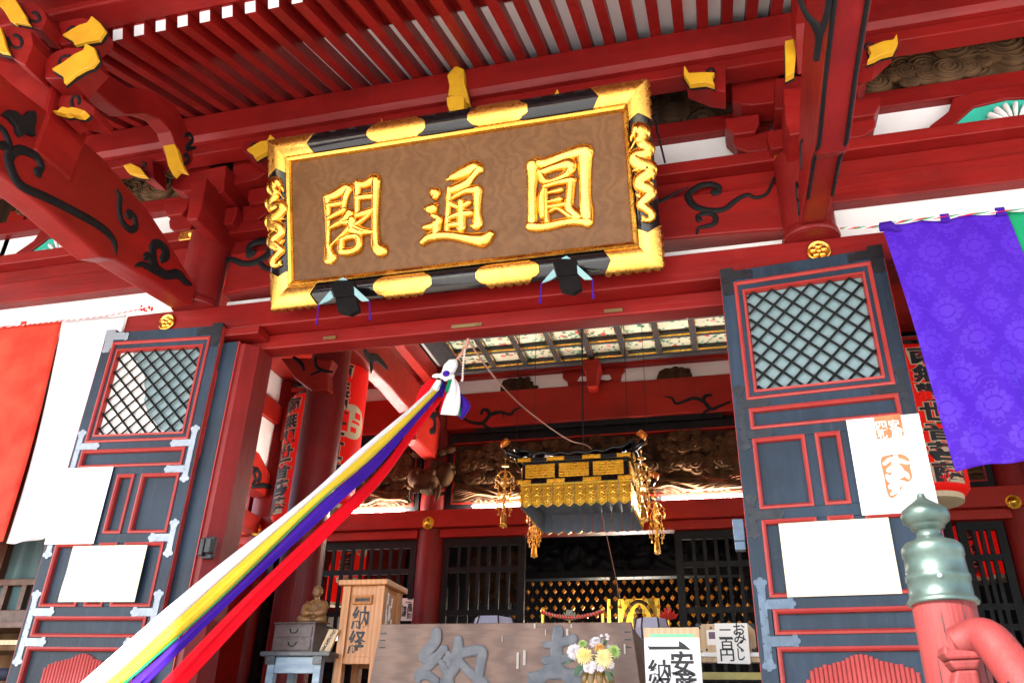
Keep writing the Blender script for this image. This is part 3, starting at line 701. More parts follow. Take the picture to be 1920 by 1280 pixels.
    for ax, s, mm in ((.042, 1, iron[0]), (W-.042, -1, iron[1])):
        m2 = MB(); m2.fbox(fr, fa(ax-.042), fa(ax+.03), 2.83, 2.972, .0005, .004); m2.fbox(fr, fa(ax-.041*s), fa(ax+s*.13), 2.905, 2.97, .0005, .0048); m2.fbox(fr, fa(ax-.043), fa(ax+.044), 2.9, 3.0, -.05, .0062)
        for aa, bb in ((ax+s*.135, 2.93), (ax+s*.15, 2.945), (ax+s*.15, 2.915), (ax, 2.825), (ax-.014, 2.812), (ax+.014, 2.812)):
            m2.fprism(fr, [(fa(aa+.02*math.cos(t*math.pi/6)), bb+.02*math.sin(t*math.pi/6)) for t in range(12)], .0005, .0052+random.random()*.0006)
        m2.build('corner_plate', mm, door)
    return door, fa
frR = Fr((.119, 4.9, 0), (1.011, -.105, 0)); DW = 1.0165
dR, faR = make_door(frR, DW, False, 'right door leaf with dark iron fittings and red stamped poster', ((M_dsteel, M_dsteel), M_dsteel, M_bsteel, M_dsteel))
frL = Fr((-4.727, 4.825, 0), (1.021, .075, 0)); 
dL, faL = make_door(frL, DW+.007, True, 'left door leaf with bright zinc fittings beside the white curtain', ((M_dsteel, M_silver), M_silver, M_silver, M_silver))
MB().fprism(frL, [(faL(a), b) for a, b in [(.868, 2.085), (.868, 2.80), (.76, 2.80), (.735, 2.74), (.70, 2.72), (.665, 2.65), (.61, 2.60), (.585, 2.50), (.555, 2.45), (.56, 2.38), (.52, 2.31), (.47, 2.24), (.42, 2.20), (.36, 2.13), (.28, 2.10), (.24, 2.085)]], -.0358, -.034).build('white_sheet', M_paper, dL)  # thin white sheet with an uneven edge over part of the left pane
MB().box(-3.87, -3.575, 4.955, 4.995, -.06, 2.85).build('folded_leaf', M_door, HALL, bevel=.004)
MB().box(-3.574, -3.566, 4.956, 4.994, -.06, 2.849).build('folded_leaf_edge', M_moul, HALL)
MB().box(-3.86, -3.70, 4.945, 4.954, 1.9, 2.6).build('folded_leaf_edge', M_moul, HALL)
# notices pinned on the doors
def sheet(fr, fa, rect, m, name, label, cat, h=.016, group=None, parent=None):
    a0, a1, b0, b1 = rect
    mb = MB().grid(lambda s, t: fr.w(fa(a0+(a1-a0)*s), b0+(b1-b0)*t, h+.006*math.sin(3*s+2*t)*s*t+.003*math.sin(9*t)*s), 8, 8)
    o = mb.build(name, m, parent, solid=.0012)
    return tag(o, label, cat, group)
sheet(frR, faR, (.182, .763, .833, 1.242), M_cream, 'notice_sheet', 'blank cream notice sheet pinned on the right black door below the red stamped poster', 'notice')
sheet(frL, faL, (.204, .787, .865, 1.248), M_cream, 'notice_sheet', 'blank cream notice sheet pinned on the left black door beside the streamer', 'notice')
sheet(frL, faL, (.63, 1.022, 1.262, 1.829), M_paper, 'poster', 'plain white poster hanging on the left black door against the white curtain', 'poster')
po = sheet(frR, faR, (.632, 1.023, 1.26, 1.829), M_paper, 'poster', 'white poster with two orange red stamps on the right black door', 'poster')
cpz = crop(1560, 760, 5.818)
def blob(fr, pts, h0, h1): 
    return MB().fprism(fr, [fr.p(*cpz(*q)) for q in closed_smooth(pts, 3)], h0, h1)
st = MB().fprism(frR, [frR.p(*cpz(*q)) for q in [(455, 142), (740, 110), (785, 355), (490, 380)]], .026, .0275).build('stamp', M_verm, po)
m1 = MB()
for ch, x, y, w_ in (('安', 672, 222, 100), ('産', 705, 312, 110), ('四', 536, 240, 100), ('札', 545, 325, 90)):
    a, b = frR.p(*cpz(x, y)); put(m1, ch, frR, a, b, w_/5.818/300, .058, .0276, .0285, .022)
m1.build('stamp_lettering', M_paper, st)
st2 = blob(frR, [(530, 605), (600, 560), (740, 545), (830, 590), (850, 700), (870, 780), (850, 830), (790, 860), (740, 940), (690, 1000), (640, 1020), (600, 960), (570, 800)], .026, .0275).build('stamp', M_verm, po)
m1 = MB()
for ln in [[(570, 650, 18), (640, 600, 22), (740, 620, 24), (820, 640, 16)], [(690, 560, 20), (690, 640, 34), (650, 720, 20)], [(620, 720, 26), (700, 690, 40), (760, 720, 20)], [(600, 780, 18), (640, 830, 30), (700, 780, 44), (790, 760, 30), (830, 800, 16)],
           [(640, 900, 26), (700, 870, 40), (780, 860, 26)], [(650, 980, 14), (700, 930, 30), (690, 890, 20)]]:
    m1.stroke(frR, [(*frR.p(*cpz(x, y)), w_/5.818/300) for x, y, w_ in ln], .0012, .0274)
m1.build('stamp_lettering', M_paper, st2)

# crests, striker plates and latch on the lintel
def crest(x, Y, z, r, name='crest', m=M_gold, petals=True):
    mb = MB().lathe([(r*1.0, 0), (r*1.02, .012), (r*.93, .02), (r*.85, .012), (r*.80, .010)], (x, Y, z), 32, (0, -1, 0))
    if petals:
        for k in range(5):
            t = k*2*math.pi/5+.3; mb.ball((x+r*.45*math.cos(t), Y-.012, z+r*.45*math.sin(t)), r*.27, 10, 6, (1, .5, 1))
        mb.ball((x, Y-.014, z), r*.2, 10, 6, (1, .5, 1))
    return mb.build(name, m, HALL, smooth=True)
q = PY(1535, 470, 4.94); crest(q.x, 4.947, q.z, .077)
q = PY(313, 604, 4.94); crest(q.x, 4.947, q.z, .072, petals=True)
for px_, py_, w_ in ((875, 611, 62), (1150, 583, 34), (618, 634, 28), (862, 550, 24)):
    q = PY(px_, py_, 5.095); h_ = w_/1524*5.8/2
    MB().box(q.x-h_, q.x+h_, 5.088, 5.099, q.z-.012, q.z+.016).build('striker_plate', gold_mat('tarnished brass', (.42, .30, .15), .4, .1, 20) if px_ == 875 else bpy.data.materials['tarnished brass'], HALL)
for px_, py_, w_, Y in ((360, 440, 72, 4.94), (1468, 288, 36, 4.94)):
    q = PY(px_, py_, Y); h_ = w_/1524*5.3/2
    mb = MB().prism([(q.x+h_*a, 4.947, q.z+.048*b) for a, b in ((-1, -.6), (-.9, -1), (.9, -1), (1, -.6), (1, .6), (.9, 1), (-.9, 1), (-1, .6))], (0, -.012, 0)); mb.ball((q.x, 4.935, q.z), .03, 10, 6)
    mb.build('gilt_band', M_goldh, HALL, bevel=.004)
q = PY(398, 1030, 5.0); MB().box(q.x-.03, q.x+.05, 4.93, 4.969, q.z-.075, q.z+.075).box(q.x+.03, q.x+.075, 4.86, 4.929, q.z-.05, q.z+.05).box(q.x-.04, q.x-.005, 4.90, 4.929, q.z-.06, q.z+.06).build('latch_bracket', M_dsteel, HALL, bevel=.006)
q = PY(1385, 1000, 4.94); MB().box(q.x-.03, q.x+.035, 4.92, 4.98, q.z-.045, q.z+.085).box(q.x-.028, q.x+.033, 4.915, 4.975, q.z-.1, q.z-.047).build('junction_box', M_bsteel, HALL, bevel=.005)
# chrysanthemum panels in the frog leg struts
for cx in (3.06-.03, -6.27):
    pass
def kaeru(px_, py_):
    q = PY(px_, py_, 5.17)
    x, z = q.x, q.z
    fr_ = MB().prism([(x+a*.62, 5.19, 4.02+b*.40) for a, b in ((-1, 0), (-.86, .35), (-.62, .62), (-.55, .9), (-.3, 1), (.3, 1), (.55, .9), (.62, .62), (.86, .35), (1, 0), (.72, 0), (.62, .28), (.36, .62), (0, .7), (-.36, .62), (-.62, .28), (-.72, 0))], (0, -.08, 0)).build('frog_leg_strut', M_redx, HALL, bevel=.01)
    MB().prism([(x+a*.50, 5.195, 4.02+b*.36) for a, b in ((-1, 0), (-.8, .45), (-.4, .85), (0, .9), (.4, .85), (.8, .45), (1, 0))], (0, -.05, 0)).build('strut_edge', M_inkb, fr_)
    MB().prism([(x+a*.47, 5.14, 4.02+b*.335) for a, b in ((-1, 0), (-.8, .45), (-.4, .82), (0, .88), (.4, .82), (.8, .45), (1, 0))], (0, -.012, 0)).build('teal_ground', paint('turquoise paint', (.03, .50, .36), (.03, .42, .31), .5) if 'turquoise paint' not in bpy.data.materials else bpy.data.materials['turquoise paint'], fr_)
    m2 = MB()
    for k in range(-2, 19):
        t = k*2*math.pi/18; m2.tube([(x+.05*math.cos(t), 5.11, 4.045+.05*math.sin(t)), (x+.12*math.cos(t), 5.095, 4.045+.12*math.sin(t)), (x+.19*math.cos(t), 5.10, 4.045+.19*math.sin(t)), (x+.205*math.cos(t), 5.11, 4.045+.205*math.sin(t))], [.012, .024, .03, .008], 8, fy=1, fx=.6)
    m2.build('chrysanthemum', M_white, fr_, smooth=True)
    MB().ball((x, 5.09, 4.045), .055, 12, 8, (1, .6, 1)).build('flower_heart', M_yel, fr_, smooth=True)
kaeru(1890, 215); kaeru(132, 455)
for px_, py_ in ((1300, 298), (1765, 232), (60, 468)):
    q = PY(px_, py_, 5.17); MB().prism([(q.x+.06*math.cos(t*math.pi/8), 5.197, 4.018+.05*math.sin(t*math.pi/8)) for t in range(9)], (0, -.06, 0)).build('strut_foot', M_redx, HALL)
# scalloped plaster ends: red side pieces
for x0, s in ((1.0, 1), (.60, -1), (-3.84, 1), (-4.25, -1)):
    MB().prism([(x0, 5.197, 4.017), (x0+s*.16, 5.197, 4.017), (x0+s*.11, 5.197, 4.09), (x0+s*.12, 5.197, 4.2), (x0+s*.2, 5.197, 4.3), (x0+s*.22, 5.197, 4.42), (x0, 5.197, 4.42)], (0, -.06, 0)).build('plaster_edge', M_redx, HALL, bevel=.006)

# ------------------------------------------------------------------ carved reliefs (cloud and wave transoms)
def relief(name, x0, x1, z0_, z1_, Y, depth, seed, m, nb, rmin, rmax, parent=None, wave=.25, step=.014, groove=26, label=None):
    rnd = random.Random(seed); blobs = []
    for i in range(nb):
        blobs.append((rnd.uniform(x0, x1), rnd.uniform(z0_+(z1_-z0_)*wave*.7, z1_), rnd.uniform(rmin, rmax), rnd.uniform(.45, 1), rnd.choice((-1, 1)), rnd.uniform(0, 6.3)))
    nu = max(8, int((x1-x0)/step)); nv = max(6, int((z1_-z0_)/step))
    def fn(s, t):
        x = x0+(x1-x0)*s; z = z0_+(z1_-z0_)*t; h = .12+.08*math.sin(x*21+math.sin(z*17)*2)*math.sin(z*23+x*5)
        for bx_, bz, r, A, sg, ph in blobs:
            dx, dz = x-bx_, (z-bz)*1.25; d = math.sqrt(dx*dx+dz*dz)/r
            if d < 1:
                th = math.atan2(dz, dx)
                q = A*math.sqrt(1-d*d)*.8+.16*math.cos(d*groove*.62-sg*th+ph)*(1-d)**.3*min(1, d*4)
                if q > h: h = q
        tz = t-wave*(1+.35*math.sin(x*4.1+seed))
        if tz < 0:
            q = .35+.5*min(1, -tz*4)+.16*math.sin((z+.10*math.sin(x*6+seed))*150)+.1*math.sin(x*11+z*30)
            h = max(h*.6, q)
        e = min(s, 1-s)*(x1-x0); 
        return (x, Y-depth*h, z)
    return MB().grid(fn, nu, nv).build(name, m, parent or HALL, smooth=True, label=label)
def curls(mb, x0, x1, z0_, z1_, Y, n, rmin, rmax, seed, rt=.16, waves=True, turns=1.6):
    rnd = random.Random(seed)
    for i in range(n):
        r = rnd.uniform(rmin, rmax); cx, cz = rnd.uniform(x0+r, x1-r), rnd.uniform(z0_+r*.7+(z1_-z0_)*(.22 if waves else 0), max(z0_+r*.75, z1_-r*.7)); dy = rnd.uniform(-.03, .05)
        sg = rnd.choice((-1, 1))
        for j in range(rnd.choice((2, 3, 3))):
            q_ = r*(1-.22*j); ox, oz = cx+sg*r*.85*j, cz+rnd.uniform(-.35, .35)*r*(j > 0)
            if ox-q_ < x0 or ox+q_ > x1 or oz+q_*.8 > z1_+.02 or oz-q_*.8 < z0_-.02: continue
            c_ = V((ox, Y-dy, oz)); mb.ball(c_, q_, 14, 9, (1, .42, .8)); P = []; rad = []; N = int(13*turns)+4
            for k in range(N):
                u = k/(N-1); th = 1.2+sg*u*6.28*turns; rr = q_*.86*(1-u*.92); dep = .42*q_*math.sqrt(max(0, 1-(rr/q_)**2))
                P.append((ox+rr*math.cos(th), c_.y-dep-.004, oz+rr*.8*math.sin(th))); rad.append(q_*rt*.8*(1-.4*u))
            mb.tube(P, rad, 6)
    if waves:
        for j in range(9):
            z = z0_+.02+j*.026; P = []; m = int((x1-x0)/.05)
            for k in range(m+1):
                x = x0+.03+(x1-x0-.06)*k/m; P.append((x, Y-.07-.03*math.sin(x*5+j*.7)+.009*j, z+.05*math.sin(x*5.1+j*.35+seed)+.012*math.sin(x*17+j)))
            P = [(x, y, max(z0_+.010, z_)) for x, y, z_ in P]
            mb.tube(P, [.016+.005*math.sin(k*.9+j) for k in range(len(P))], 7)
    return mb
curls(MB(), .95, 3.6, 4.56, 5.04, 5.20, 34, .10, .2, 3, .085, False, 3.2).build('cloud_carving', M_carve, HALL, smooth=True)
curls(MB(), -6.6, -4.0, 4.56, 5.04, 5.20, 30, .10, .2, 5, .085, False, 3.2).build('cloud_carving', M_carve, HALL, smooth=True)
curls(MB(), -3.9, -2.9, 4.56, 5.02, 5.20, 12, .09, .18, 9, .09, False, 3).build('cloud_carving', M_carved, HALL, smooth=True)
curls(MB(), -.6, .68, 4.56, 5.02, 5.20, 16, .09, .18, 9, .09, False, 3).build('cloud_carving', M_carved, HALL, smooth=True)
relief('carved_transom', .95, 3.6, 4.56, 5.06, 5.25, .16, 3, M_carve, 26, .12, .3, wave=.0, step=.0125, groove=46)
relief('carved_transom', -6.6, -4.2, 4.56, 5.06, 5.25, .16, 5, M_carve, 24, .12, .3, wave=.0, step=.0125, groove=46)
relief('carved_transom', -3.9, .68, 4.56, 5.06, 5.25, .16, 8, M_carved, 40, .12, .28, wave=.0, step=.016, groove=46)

# ------------------------------------------------------------------ interior
YI = 10.6
redi = lambda n, mb, b=.008: mb.build(n, M_redi, HALL, bevel=b)
for cx in (-3.94, .70, -6.6, 3.36): MB().lathe([(.195, -.1), (.195, 5.2)], (cx, YI, 0), 32).build('inner_column', M_redz, HALL, smooth=False)
for cx in (-3.95, .72): MB().lathe([(.205, -.1), (.205, 5.2)], (cx, 7.12, 0), 40).build('aisle_column', M_redz, HALL)
redi('inner_rail', MB().box(-9, 6, YI-.24, YI-.05, 2.76, 3.0)); 
for x0, x1 in ((-9, -4.1), (-3.78, .54), (.86, 6)): redi('inner_head', MB().box(x0, x1, YI-.15, YI+.05, 2.64, 2.757))
for x0, x1 in ((-6.41, -4.14), (-3.74, .5), (.9, 3.16)):
    MB().box(x0, x1, YI-.10, YI-.02, 3.003, 3.10).box(x0, x1, YI-.10, YI-.02, 4.0, 4.11).box(x0, x0+.08, YI-.10, YI-.02, 3.10, 4.0).box(x1-.08, x1, YI-.10, YI-.02, 3.10, 4.0).build('transom_frame', M_darkb, HALL)
    redi('transom_fillet', MB().box(x0+.08, x1-.08, YI-.12, YI-.03, 3.10, 3.118).box(x0+.08, x1-.08, YI-.12, YI-.03, 3.975, 3.995).box(x0+.08, x0+.1, YI-.12, YI-.03, 3.118, 3.975).box(x1-.1, x1-.08, YI-.12, YI-.03, 3.118, 3.975), 0)
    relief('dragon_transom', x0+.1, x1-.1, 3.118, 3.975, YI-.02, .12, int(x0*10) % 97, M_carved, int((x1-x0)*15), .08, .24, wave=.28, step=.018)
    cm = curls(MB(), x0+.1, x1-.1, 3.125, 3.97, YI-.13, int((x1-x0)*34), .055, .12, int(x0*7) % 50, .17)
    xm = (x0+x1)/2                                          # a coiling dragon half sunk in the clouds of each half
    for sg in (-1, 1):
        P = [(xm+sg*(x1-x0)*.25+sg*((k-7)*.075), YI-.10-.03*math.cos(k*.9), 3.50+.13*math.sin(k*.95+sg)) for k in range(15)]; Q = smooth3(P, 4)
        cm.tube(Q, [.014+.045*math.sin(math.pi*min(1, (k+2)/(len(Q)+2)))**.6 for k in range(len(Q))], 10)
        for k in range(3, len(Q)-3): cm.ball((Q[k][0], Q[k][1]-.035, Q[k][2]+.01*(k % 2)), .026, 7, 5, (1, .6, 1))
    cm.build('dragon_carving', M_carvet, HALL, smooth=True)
    MB().box(x0, x1, YI+.0, YI+.06, 3.0, 4.2).build('transom_back', M_darkb, HALL)
    redi('inner_beam', MB().box(x0-.05, x1+.05, YI-.17, YI+.03, 4.19, 4.74), .02)
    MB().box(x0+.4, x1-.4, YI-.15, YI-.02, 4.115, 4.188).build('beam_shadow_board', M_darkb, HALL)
    MB().box(x0, x1, YI-.04, YI+.02, 4.74, 5.06).build('inner_plaster', M_white, HALL)
    redi('inner_top_beam', MB().box(x0, x1, YI-.16, YI+.02, 4.995, 5.075))
ci = crop(840, 600, 3.4286); fi = FY(YI-.17)
strokes('scroll', fi, [[(100, 630, 6), (150, 655, 10), (220, 660, 12), (270, 610, 12), (290, 600, 14), (340, 590, 10), (400, 605, 9), (430, 575, 8), (475, 560, 3)], [(270, 615, 10), (255, 580, 12), (225, 575, 10), (215, 600, 9)], [(220, 660, 10), (250, 685, 8), (285, 695, 4)], [(355, 595, 6), (360, 625, 3)]], M_inkb, .012, HALL, ci)
strokes('scroll', fi, [[(1395, 490, 3), (1440, 500, 8), (1465, 535, 9), (1520, 520, 10), (1580, 500, 12), (1640, 520, 13), (1690, 570, 13), (1750, 550, 10), (1810, 525, 8)], [(1640, 520, 12), (1650, 490, 12), (1690, 480, 9)], [(1690, 570, 10), (1650, 590, 9), (1625, 620, 4)]], M_inkb, .012, HALL, ci)
fz = FY(YI-.05)
for pl, m, nm, d in (([(335, 520), (345, 440), (360, 400), (400, 385), (520, 385), (550, 410), (560, 460), (600, 500)], M_carved, 'carved_strut', .12),
                ([(1335, 455), (1345, 380), (1360, 340), (1400, 320), (1540, 320), (1570, 360), (1580, 410), (1620, 440)], M_carved, 'carved_strut', .12),
                ([(170, 535), (190, 510), (240, 505), (260, 485), (300, 490), (330, 515), (345, 525)], M_redi, 'strut_wing', .06), ([(590, 500), (600, 465), (640, 460), (660, 480), (720, 475), (735, 500)], M_redi, 'strut_wing', .06),
                ([(1155, 468), (1170, 440), (1230, 435), (1250, 415), (1300, 420), (1340, 455)], M_redi, 'strut_wing', .06), ([(1590, 440), (1620, 390), (1680, 390), (1700, 410), (1780, 400), (1800, 435)], M_redi, 'strut_wing', .06),
                ([(740, 375), (770, 400), (775, 440), (820, 460), (880, 470), (900, 490), (1000, 480), (1010, 455), (1070, 440), (1110, 400), (1120, 350), (1140, 330), (1130, 300), (740, 345)], M_redi, 'centre_bracket', .07)):
    ab_ = [fz.p(*ci(*q_)) for q_ in pl]; MB().fprism(fz, ab_, -.02, d*.6).build(nm, m, HALL, bevel=.01)
    if nm == 'carved_strut':
        xs_, zs_ = [a for a, b in ab_], [b for a, b in ab_]; rq = random.Random(int(xs_[0]*10) % 40); cb2 = MB(); xm_, zm_ = (min(xs_)+max(xs_))/2, min(zs_)
        for k in range(46):
            t_ = rq.uniform(0, math.pi); q_ = math.sqrt(rq.random()); cb2.ball((xm_+(max(xs_)-xm_)*.95*q_*math.cos(t_), YI-.13+rq.uniform(0, .05), zm_+.03+(max(zs_)-zm_-.02)*q_*math.sin(t_)), rq.uniform(.025, .055), 8, 6, (1.2, .8, .7))
        cb2.build('strut_carving', M_carved, HALL, smooth=True)
for pl in ([(830, 392), (850, 362), (890, 360), (890, 392)], [(975, 380), (990, 352), (1040, 352), (1050, 375), (1030, 385)]):
    f_ = FY(YI-.125); MB().fprism(f_, [f_.p(*ci(*q_)) for q_ in pl], -.01, .002).build('bracket_opening', M_white, HALL)
f_ = FY(YI-.4); MB().fprism(f_, [f_.p(*ci(*q_)) for q_ in [(858, 255), (970, 245), (978, 290), (960, 330), (955, 425), (895, 430), (885, 340), (862, 300)]], -.3, 0).build('bracket_nose', M_redi, HALL, bevel=.015)
# coffered ceiling
ZC = 5.06
MB().box(-9, 6, 5.45, 10.9, 5.30, 5.36).build('ceiling_board', M_darkb, HALL)
greyl = paint('grey black lacquer', (.035, .037, .040), (.05, .052, .055), .35)
cx0, cx1, cy0, cy1, ps = -3.53, .36, 7.15, 10.34, .478
xsr = [-3.055+ps*k for k in range(-1, 8)]; ysr = [9.84-ps*k for k in range(-1, 6)]
for x in xsr: MB().box(x-.035, x+.035, cy0, cy1, ZC, ZC+.16).build('ceiling_rib', greyl, HALL)
for y in ysr: MB().box(cx0, cx1, y-.035, y+.035, ZC+.002, ZC+.158).build('ceiling_rib', greyl, HALL)
MB().box(-3.80, cx0, cy0, 10.34, ZC-.02, ZC+.2).build('ceiling_border', greyl, HALL); MB().box(cx1, cx1+.18, cy0, 10.34, ZC-.02, ZC+.2).build('ceiling_border', greyl, HALL)
MB().box(-3.8, .54, 10.345, 10.44, ZC-.015, ZC+.05).build('ceiling_border', paint('pale grey edge', (.16, .17, .19), None, .4), HALL)
gl = MB()
for i in range(len(xsr)-1):
    for j in range(len(ysr)-1):
        a0, a1, b0, b1 = xsr[i]+.035, xsr[i+1]-.035, ysr[j+1]+.035, ysr[j]-.035
        gl.box(a0+.0005, a0+.009, b0, b1, ZC-.003, ZC+.02).box(a1-.009, a1-.0005, b0, b1, ZC-.003, ZC+.02).box(a0+.009, a1-.009, b1-.007, b1-.0005, ZC-.003, ZC+.02)
gl.build('gilt_edging', M_gold, HALL)
def floral():
    t = NT('painted floral ceiling panel'); tc = t.n('TexCoord'); oi = t.n('ObjectInfo')
    ad = t.n('VectorMath', operation='ADD'); cm = t.n('CombineXYZ'); rr = t.math('MULTIPLY', oi.outputs['Random'], 91.0); t.l(rr, cm.inputs[0]); t.l(rr, cm.inputs[1])
    t.l(tc.outputs['Object'], ad.inputs[0]); t.l(cm.outputs[0], ad.inputs[1])
    vo = t.n('TexVoronoi'); vo.inputs['Scale'].default_value = 9; t.l(ad.outputs[0], vo.inputs['Vector'])
    vo2 = t.n('TexVoronoi'); vo2.inputs['Scale'].default_value = 15; t.l(ad.outputs[0], vo2.inputs['Vector'])
    big = t.noise(ad.outputs[0], 4.5, 2, .5); fine = t.noise(ad.outputs[0], 26, 3, .6)
    leaf = t.math('MULTIPLY', t.math('LESS_THAN', vo2.outputs['Distance'], .46), t.math('GREATER_THAN', big, .47))
    leaf = t.math('MULTIPLY', leaf, t.math('GREATER_THAN', fine, .44))
    sepc = t.n('SeparateColor'); t.l(vo.outputs['Color'], sepc.inputs[0])
    flo = t.math('MULTIPLY', t.math('LESS_THAN', vo.outputs['Distance'], .38), t.math('GREATER_THAN', sepc.outputs[0], .72))
    flo = t.math('MULTIPLY', flo, t.math('GREATER_THAN', big, .45))
    hue = t.ramp(oi.outputs['Random'], [(0.0, (.60, .03, .02)), (.3, (.62, .25, .03)), (.55, (.66, .30, .32)), (.8, (.62, .05, .03))])
    gr = t.ramp(sepc.outputs[1], [(.2, (.02, .16, .07)), (.6, (.05, .30, .22)), (.9, (.03, .05, .03))])
    col = t.mix(t.math('MULTIPLY', t.noise(ad.outputs[0], 6, 3, .5), .4), (.64, .63, .47), (.54, .53, .38))
    col = t.mix(leaf, col, gr); col = t.mix(flo, col, hue); t.set(Base_Color=col, Roughness=.6); return t.m
M_floral = floral()
cp = MB().box(-(ps-.07)/2, (ps-.07)/2, -(ps-.07)/2, (ps-.07)/2, ZC+.085, ZC+.095).build('ceiling_panel', M_floral, HALL)
first = True
for i in range(len(xsr)-1):
    for j in range(len(ysr)-1):
        o = cp if first else dup(cp, None, HALL); first = False
        o.location = V(((xsr[i]+xsr[i+1])/2, (ysr[j]+ysr[j+1])/2, 0))-offset(HALL)
# undo the offset built into the mesh for the copies (mesh is stored relative to the hall)
cp.data.transform(Matrix.Translation(offset(HALL)))
# the aisle side of the ceiling: beams, white strips and shrimp tie beams
for s in (0, 1):
    for nm, m, bxs in (('aisle_beam', M_redi, (-4.12, -3.98, 7.1, 10.6, 4.9, 5.18)), ('aisle_beam', M_redi, (-4.5, -4.3, 7.1, 10.6, 5.0, 5.2)), ('aisle_plaster', M_white, (-4.3, -4.12, 7.1, 10.6, 5.19, 5.22)), ('aisle_plaster', M_white, (-3.975, -3.80, 7.1, 10.6, 5.21, 5.24)),
                       ('aisle_ceiling', M_redi, (-7, -4.5, 6, 10.6, 5.22, 5.26))):
        m1 = MB().box(*bxs)
        if s: m1.mirror(AX)
        m1.build(nm, m, HALL, bevel=.006)
    m1 = MB().prism([(-3.86, y, z) for y, z in ((7.2, 4.02), (8.6, 4.05), (9.3, 4.02), (9.55, 3.72), (10.42, 3.72), (10.42, 4.28), (10.0, 4.5), (8.5, 4.52), (7.2, 4.5))], (-.2, 0, 0))
    if s: m1.mirror(AX)
    eb = m1.build('shrimp_beam', M_redi, HALL, bevel=.02)
    if not s:
        ce = crop(440, 620, 3.764)
        strokes('scroll', Fr((-3.86, 0, 0), (0, 1, 0)), [[(920, 140, 10), (950, 190, 14), (1000, 190, 12), (1035, 220, 10), (1075, 265, 6)], [(955, 190, 10), (965, 240, 10), (960, 290, 5)], [(1340, 530, 6), (1370, 570, 10), (1405, 610, 11), (1410, 690, 10), (1380, 710, 6)], [(1405, 600, 8), (1425, 590, 6)]], M_inkb, .012, eb, ce)
        f_ = FY(6.85); MB().fprism(f_, [f_.p(*ce(*q_)) for q_ in [(320, 190), (540, 190), (690, 200), (655, 300), (655, 415), (540, 420), (420, 330)]], -.4, 0).build('column_bracket', M_redi, HALL, bevel=.015)
        strokes('scroll', f_, [[(420, 190, 10), (470, 230, 12), (490, 280, 6)], [(570, 190, 8), (575, 250, 10), (620, 280, 10), (690, 290, 6)], [(600, 285, 8), (540, 310, 5)]], M_inkb, .012, HALL, ce)
# aisle left wall (x = -6.95) with plaster panels and tie beams
XW = -6.6
MB().box(XW-.1, XW+.1, 5.2, YI, 2.76, 3.0).box(XW-.1, XW+.1, 5.2, YI, 4.45, 4.75).build('aisle_wall_beam', M_redi, HALL)
MB().box(XW-.03, XW+.03, 5.2, YI, 3.7, 4.448).box(XW-.03, XW+.03, 5.2, YI, 4.752, 5.25).build('aisle_plaster', M_white, HALL)
wb = MB().prism([(XW+.12, y, z) for y, z in ((6, 3.35), (9.5, 3.35), (10.4, 3.3), (10.4, 3.65), (10.0, 3.85), (8.5, 3.85), (6, 3.85))], (-.24, 0, 0)).build('aisle_tie_beam', M_redi, HALL, bevel=.02)
MB().box(XW-.1, XW+.1, 5.2, YI, -.1, 2.3).build('aisle_wall', M_redi, HALL)
MB().box(5.9, 6.1, 5.2, 19, -.1, 5.3).build('right_wall', M_white, HALL)
cw = crop(400, 700, 3.556)
strokes('scroll', Fr((XW+.12, 0, 0), (0, 1, 0)), [[(150, 570, 8), (180, 620, 10), (230, 630, 9), (275, 625, 4)], [(300, 720, 10), (310, 680, 12), (290, 640, 10), (268, 660, 9), (280, 710, 9), (260, 750, 8), (330, 745, 9), (380, 755, 8), (420, 745, 4)]], M_inkb, .012, wb, cw)
for px_, py_ in ((803, 980), (480, 992), (1900, 940)):
    q = PY(px_, py_, YI-.25); r = .083
    mb = MB().lathe([(r*.86, 0), (r*.86, .012), (r*.6, .02), (r*.5, .03), (r*.3, .05), (0.002, .055)], (q.x, YI-.241, q.z), 28, (0, -1, 0))
    for k in range(24): mb.ball((q.x+r*.92*math.cos(k*math.pi/12), YI-.247, q.z+r*.92*math.sin(k*math.pi/12)), r*.13, 6, 4)
    mb.build('rosette', M_brass, HALL, smooth=True)
# lattice doors of the inner sanctuary
def lattice(x0, x1, z0_, z1_, n, hs, Y=YI-.03):
    mb = MB().box(x0, x0+.09, Y-.03, Y+.03, z0_, z1_).box(x1-.09, x1, Y-.03, Y+.03, z0_, z1_).box(x0+.09, x1-.09, Y-.03, Y+.03, z1_-.1, z1_)
    for i in range(n): x = x0+.09+(x1-x0-.18)*(i+1)/(n+1); mb.box(x-.022, x+.022, Y-.02, Y+.02, z0_, z1_-.1)
    for z in hs: mb.box(x0+.09, x1-.09, Y-.023, Y+.018, z-.035, z+.035)
    return mb.build('lattice_door', M_darkb, HALL)
HS = (2.22, 1.67, 1.45, .9)
lattice(-3.745, -2.6, -.1, 2.635, 6, HS); lattice(-.64, .505, -.1, 2.635, 6, HS)
lattice(-5.75, -4.135, -.1, 2.635, 9, HS); lattice(.9, 2.6, -.1, 2.635, 8, HS); lattice(-6.38, -5.8, -.1, 2.635, 3, HS); lattice(2.65, 3.15, -.1, 2.635, 3, HS)
